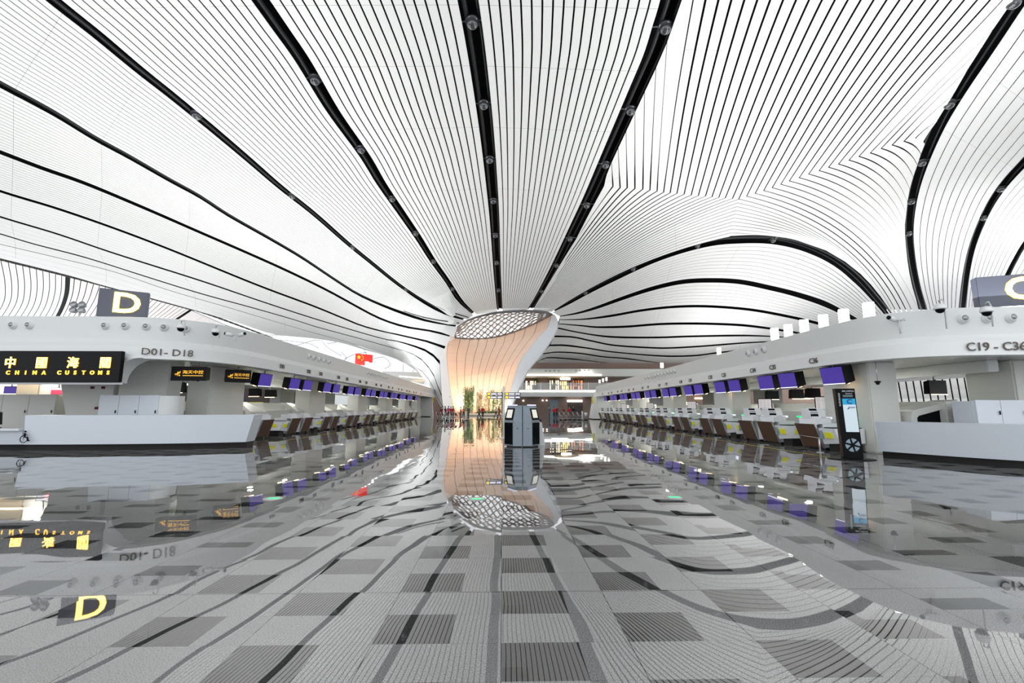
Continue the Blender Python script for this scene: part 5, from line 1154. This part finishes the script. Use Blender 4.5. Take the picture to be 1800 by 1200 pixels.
# ================================================================ PEOPLE
def skin_chain(name, verts, edges, m_, parent, sub=1, root=0):
    me = bpy.data.meshes.new(name); me.from_pydata([v[:3] for v in verts], edges, []); me.materials.append(M[m_])
    o = bpy.data.objects.new(name, me); COL.objects.link(o); o.parent = parent
    sk = o.modifiers.new('skin', 'SKIN'); me.skin_vertices.new() if not me.skin_vertices else None
    for i, v in enumerate(verts): me.skin_vertices[0].data[i].radius = (v[3], v[3] * (v[4] if len(v) > 4 else 1)); me.skin_vertices[0].data[i].use_root = (i == root)
    sk.use_smooth_shade = True; ss = o.modifiers.new('sub', 'SUBSURF'); ss.levels = sub; ss.render_levels = sub
    return o
def person(px, y, top, legs, hair, pose, rz, label, h=1.70, x=None, bag=None):
    X_ = aty(px, 730, y).x if x is None else x; s = h / 1.7
    o = empty('person', (X_, y, 0), rz, label=label, cat='person'); 
    st = {'stand': (.06, -.04), 'walk': (.28, -.26), 'sit': (.3, .3)}[pose]
    dz = -.38 if pose == 'sit' else 0
    hip = (0, 0, .92 + dz); V = [(0, 0, .92 + dz, .145), (0, 0, 1.12 + dz, .13), (0, -.01, 1.34 + dz, .15), (0, -.01, 1.46 + dz, .07), (0, -.02, 1.53 + dz, .055), (0, -.03, 1.63 + dz, .09), (0, -.03, 1.72 + dz, .07)]
    E_ = [(0, 1), (1, 2), (2, 3), (3, 4), (4, 5), (5, 6)]
    arms = []
    for k, sd in enumerate((-1, 1)):
        sw = (st[k] * .8 if pose == 'walk' else -.08) * (-1 if pose == 'walk' else 1); b = len(V)
        V += [(sd * .17, 0, 1.41 + dz, .06), (sd * .23, -.02 + sw * .4, 1.16 + dz, .045), (sd * .22, -.10 + sw, .93 + dz, .035), (sd * .22, -.13 + sw, .84 + dz, .032)]
        E_ += [(2, b), (b, b + 1), (b + 1, b + 2), (b + 2, b + 3)]
    for k, sd in enumerate((-1, 1)):
        f = st[k]; b = len(V)
        if pose == 'sit': V += [(sd * .1, -.05, .52, .09), (sd * .11, -.45, .5, .07), (sd * .11, -.45, .12, .05), (sd * .11, -.58, .05, .045)]
        else: V += [(sd * .09, 0, .86, .095), (sd * .10, -f * .45 - .03, .48, .07), (sd * .10, -f + .04, .11, .05), (sd * .10, -f - .11, .045, .042)]
        E_ += [(0, b), (b, b + 1), (b + 1, b + 2), (b + 2, b + 3)]
    body = skin_chain('body', V, E_, 'skin', o)
    jv = [(V[0][0], V[0][1], V[0][2] - .10, .175), (V[1][0], V[1][1], V[1][2], .165), (V[2][0], V[2][1], V[2][2], .19, .85), (V[3][0], V[3][1], V[3][2] - .03, .085)]; je = [(0, 1), (1, 2), (2, 3)]
    for b in (7, 11):
        n = len(jv); jv += [(V[b][0], V[b][1], V[b][2], .078), (V[b + 1][0], V[b + 1][1], V[b + 1][2], .062), (V[b + 2][0], V[b + 2][1], V[b + 2][2], .05)]; je += [(2, n), (n, n + 1), (n + 1, n + 2)]
    skin_chain('jacket', jv, je, top, o)
    tv = [(0, 0, 1.0 + dz, .15)]; te = []
    for b in (15, 19):
        n = len(tv); tv += [(V[b][0], V[b][1], V[b][2], .11), (V[b + 1][0], V[b + 1][1], V[b + 1][2], .085), (V[b + 2][0], V[b + 2][1], V[b + 2][2] - .02, .066)]; te += [(0, n), (n, n + 1), (n + 1, n + 2)]
    skin_chain('trousers', tv, te, legs, o)
    mb = MB(); mb.sphere((0, 0.025, 1.70 + dz), .108, 12, sz=1.0); mb.build('hair', hair, o)
    mb = MB(); fz = 1.645 + dz; mb.add([(-.018, -.115, fz - .02), (.018, -.115, fz - .02), (0, -.145, fz - .022), (0, -.118, fz + .025)], [(0, 2, 1), (0, 3, 2), (1, 2, 3), (0, 1, 3)])
    for sd in (-1, 1): mb.sphere((sd * .095, -.03, fz), .022, 6)
    mb.build('nose_and_ears', 'skin', o)
    for sd in (-1, 1): mb = MB(); mb.sphere((sd * .035, -.112, fz + .03), .012, 6); mb.build('eye', 'black', o)
    mb = MB(); mb.tube([(-.025, -.112, fz - .05), (.025, -.112, fz - .05)], .006, 5); mb.build('mouth', 'c_dred', o)
    for b, sd in ((10, -1), (14, 1)):
        v = Vector(V[b][:3]); mb = MB()
        for q_, (fx, ln_) in enumerate(((-.024, .07), (-.008, .08), (.008, .077), (.024, .06))): mb.tube([v + Vector((0, fx, -.01)), v + Vector((-sd * .008, fx * 1.1, -.01 - ln_ * .6)), v + Vector((-sd * .022, fx * 1.1, -.01 - ln_))], [.011, .01, .008], 6)
        mb.tube([v + Vector((0, -.025, .02)), v + Vector((-sd * .015, -.055, -.01)), v + Vector((-sd * .02, -.06, -.035))], [.012, .011, .009], 6); mb.build('hand', 'skin', o)
    for b in (18, 22):
        mb = MB(); v = V[b]; mb.bbox(v[0] - .05, v[0] + .05, v[1] - .06, v[1] + .18, 0, .09, .02); mb.build('shoe', 'black', o)
    o.scale = (s, s, s)
    return o
PE = [(776, 75, 'c_dred', 'c_blk', 'stand', .3, 'person in a dark red jacket, leftmost behind the left trolleys'),
      (782.5, 68, 'c_blk', 'c_blk', 'walk', 1.2, 'person all in black, in front of the group behind the left trolleys'),
      (788, 76, 'c_pink', 'c_nav', 'stand', -.4, 'person in a pink jacket behind the left trolleys, nearer the column edge'),
      (792.5, 77, 'c_red', 'c_blk', 'stand', .8, 'person in red standing between the pink jacket and the column'),
      (796.5, 75, 'c_dred', 'c_gry', 'stand', 2.2, 'person in dark red beside the white column foot'),
      (810, 77, 'c_pink', 'c_dgn', 'stand', 1.5, 'person in pink sitting low left of the orange jacket'),
      (815, 76, 'c_orng', 'c_blk', 'stand', -.2, 'person in an orange jacket at the right end of the left trolleys'),
      (823, 74, 'c_gry', 'c_gry', 'stand', .5, 'person in a grey coat standing in front of the green bamboo'),
      (842, 74, 'c_nav', 'c_blk', 'walk', 1.4, 'person in dark blue striding in front of the planter'),
      (848.5, 76, 'c_red', 'c_blk', 'stand', .2, 'person in red beside the striding figure in dark blue'),
      (872, 78, 'c_cream', 'c_gry', 'walk', -1.3, 'person in a cream top walking left of the signpost pole'),
      (877, 76, 'c_dred', 'c_dred', 'walk', 1.3, 'person in dark red walking close to the signpost pole'),
      (965, 72, 'c_gry', 'c_gry', 'stand', .4, 'person in grey standing left of the red jackets, right of the kiosks'),
      (974, 71, 'c_red', 'c_nav', 'stand', .1, 'person in a bright red jacket right of the kiosks'),
      (979, 72, 'c_dred', 'c_blk', 'stand', -.6, 'person in dark red and black beside the bright red jacket'),
      (990.5, 74, 'c_dred', 'c_blk', 'stand', .9, 'person in dark red behind the left end of the right trolleys'),
      (1001, 75, 'c_red', 'c_blk', 'stand', -.5, 'person in red behind the middle of the right trolleys'),
      (1008, 74, 'c_blk', 'c_blk', 'stand', .2, 'person in black behind the right end of the right trolleys')]
for i, (px, y, t, l, ps, rz, lab) in enumerate(PE): person(px, y, t, l, 'hair', ps, rz, lab.replace('sitting low', 'standing'), h=1.62 + .12 * ((i * 7) % 5) / 4)

# ================================================================ WHAT SHOWS THROUGH THE ISLANDS' OPENINGS
lines = [[aty(1470 + 13 * i - 14 * (k / 5) , 716 - 80 * (k / 5), 70 - 14 * (k / 5) ** 1.3) for k in range(6)] for i in range(36)]
mb = MB(); strips(mb, lines, gap=.22, gfrac=.2, seg=5); mb.build('ceiling', 'panel', kind='structure')
mb = MB(); mb.grid([[p + Vector((.3, .9, .2)) for p in l] for l in lines]); mb.build('ceiling', 'void', kind='structure')
for nm, px0, px1, y, lab, cols in (('shop_wall', 1180, 1455, 62, 'warm lit brown shop wall seen through the right island openings', ('lampw', 'orange')),
                             ('shop_wall', 300, 525, 66, 'dark shop wall with lit shelves seen through the left island openings', ('lampw', 'yellow', 'shrub'))):
    x0, x1 = aty(px0, 700, y).x, aty(px1, 700, y).x; o = empty(nm, ((x0 + x1) / 2, y, 0), label=lab, cat='shop')
    mb = MB(); mb.box(x0, x1, y, y + .4, 0, 4.6); rel(mb, o).build('wall_panel', 'brownwall' if px0 > 900 else 'darkwall', o)
    for k, c in enumerate(cols):
        mb = MB(); x = x0 + .5
        while x < x1 - 2:
            w = rnd.uniform(1, 2.6)
            if rnd.random() < .55: z = rnd.choice((1.9, 2.7, 3.3, 3.9)) + .2 * k; mb.box(x, x + w, y - .1, y, z, z + rnd.uniform(.15, .45))
            x += w + .3
        m2 = bpy.data.materials['shop_orange'] if c == 'orange' else c
        rel(mb, o).build('lit_shelf', m2, o)
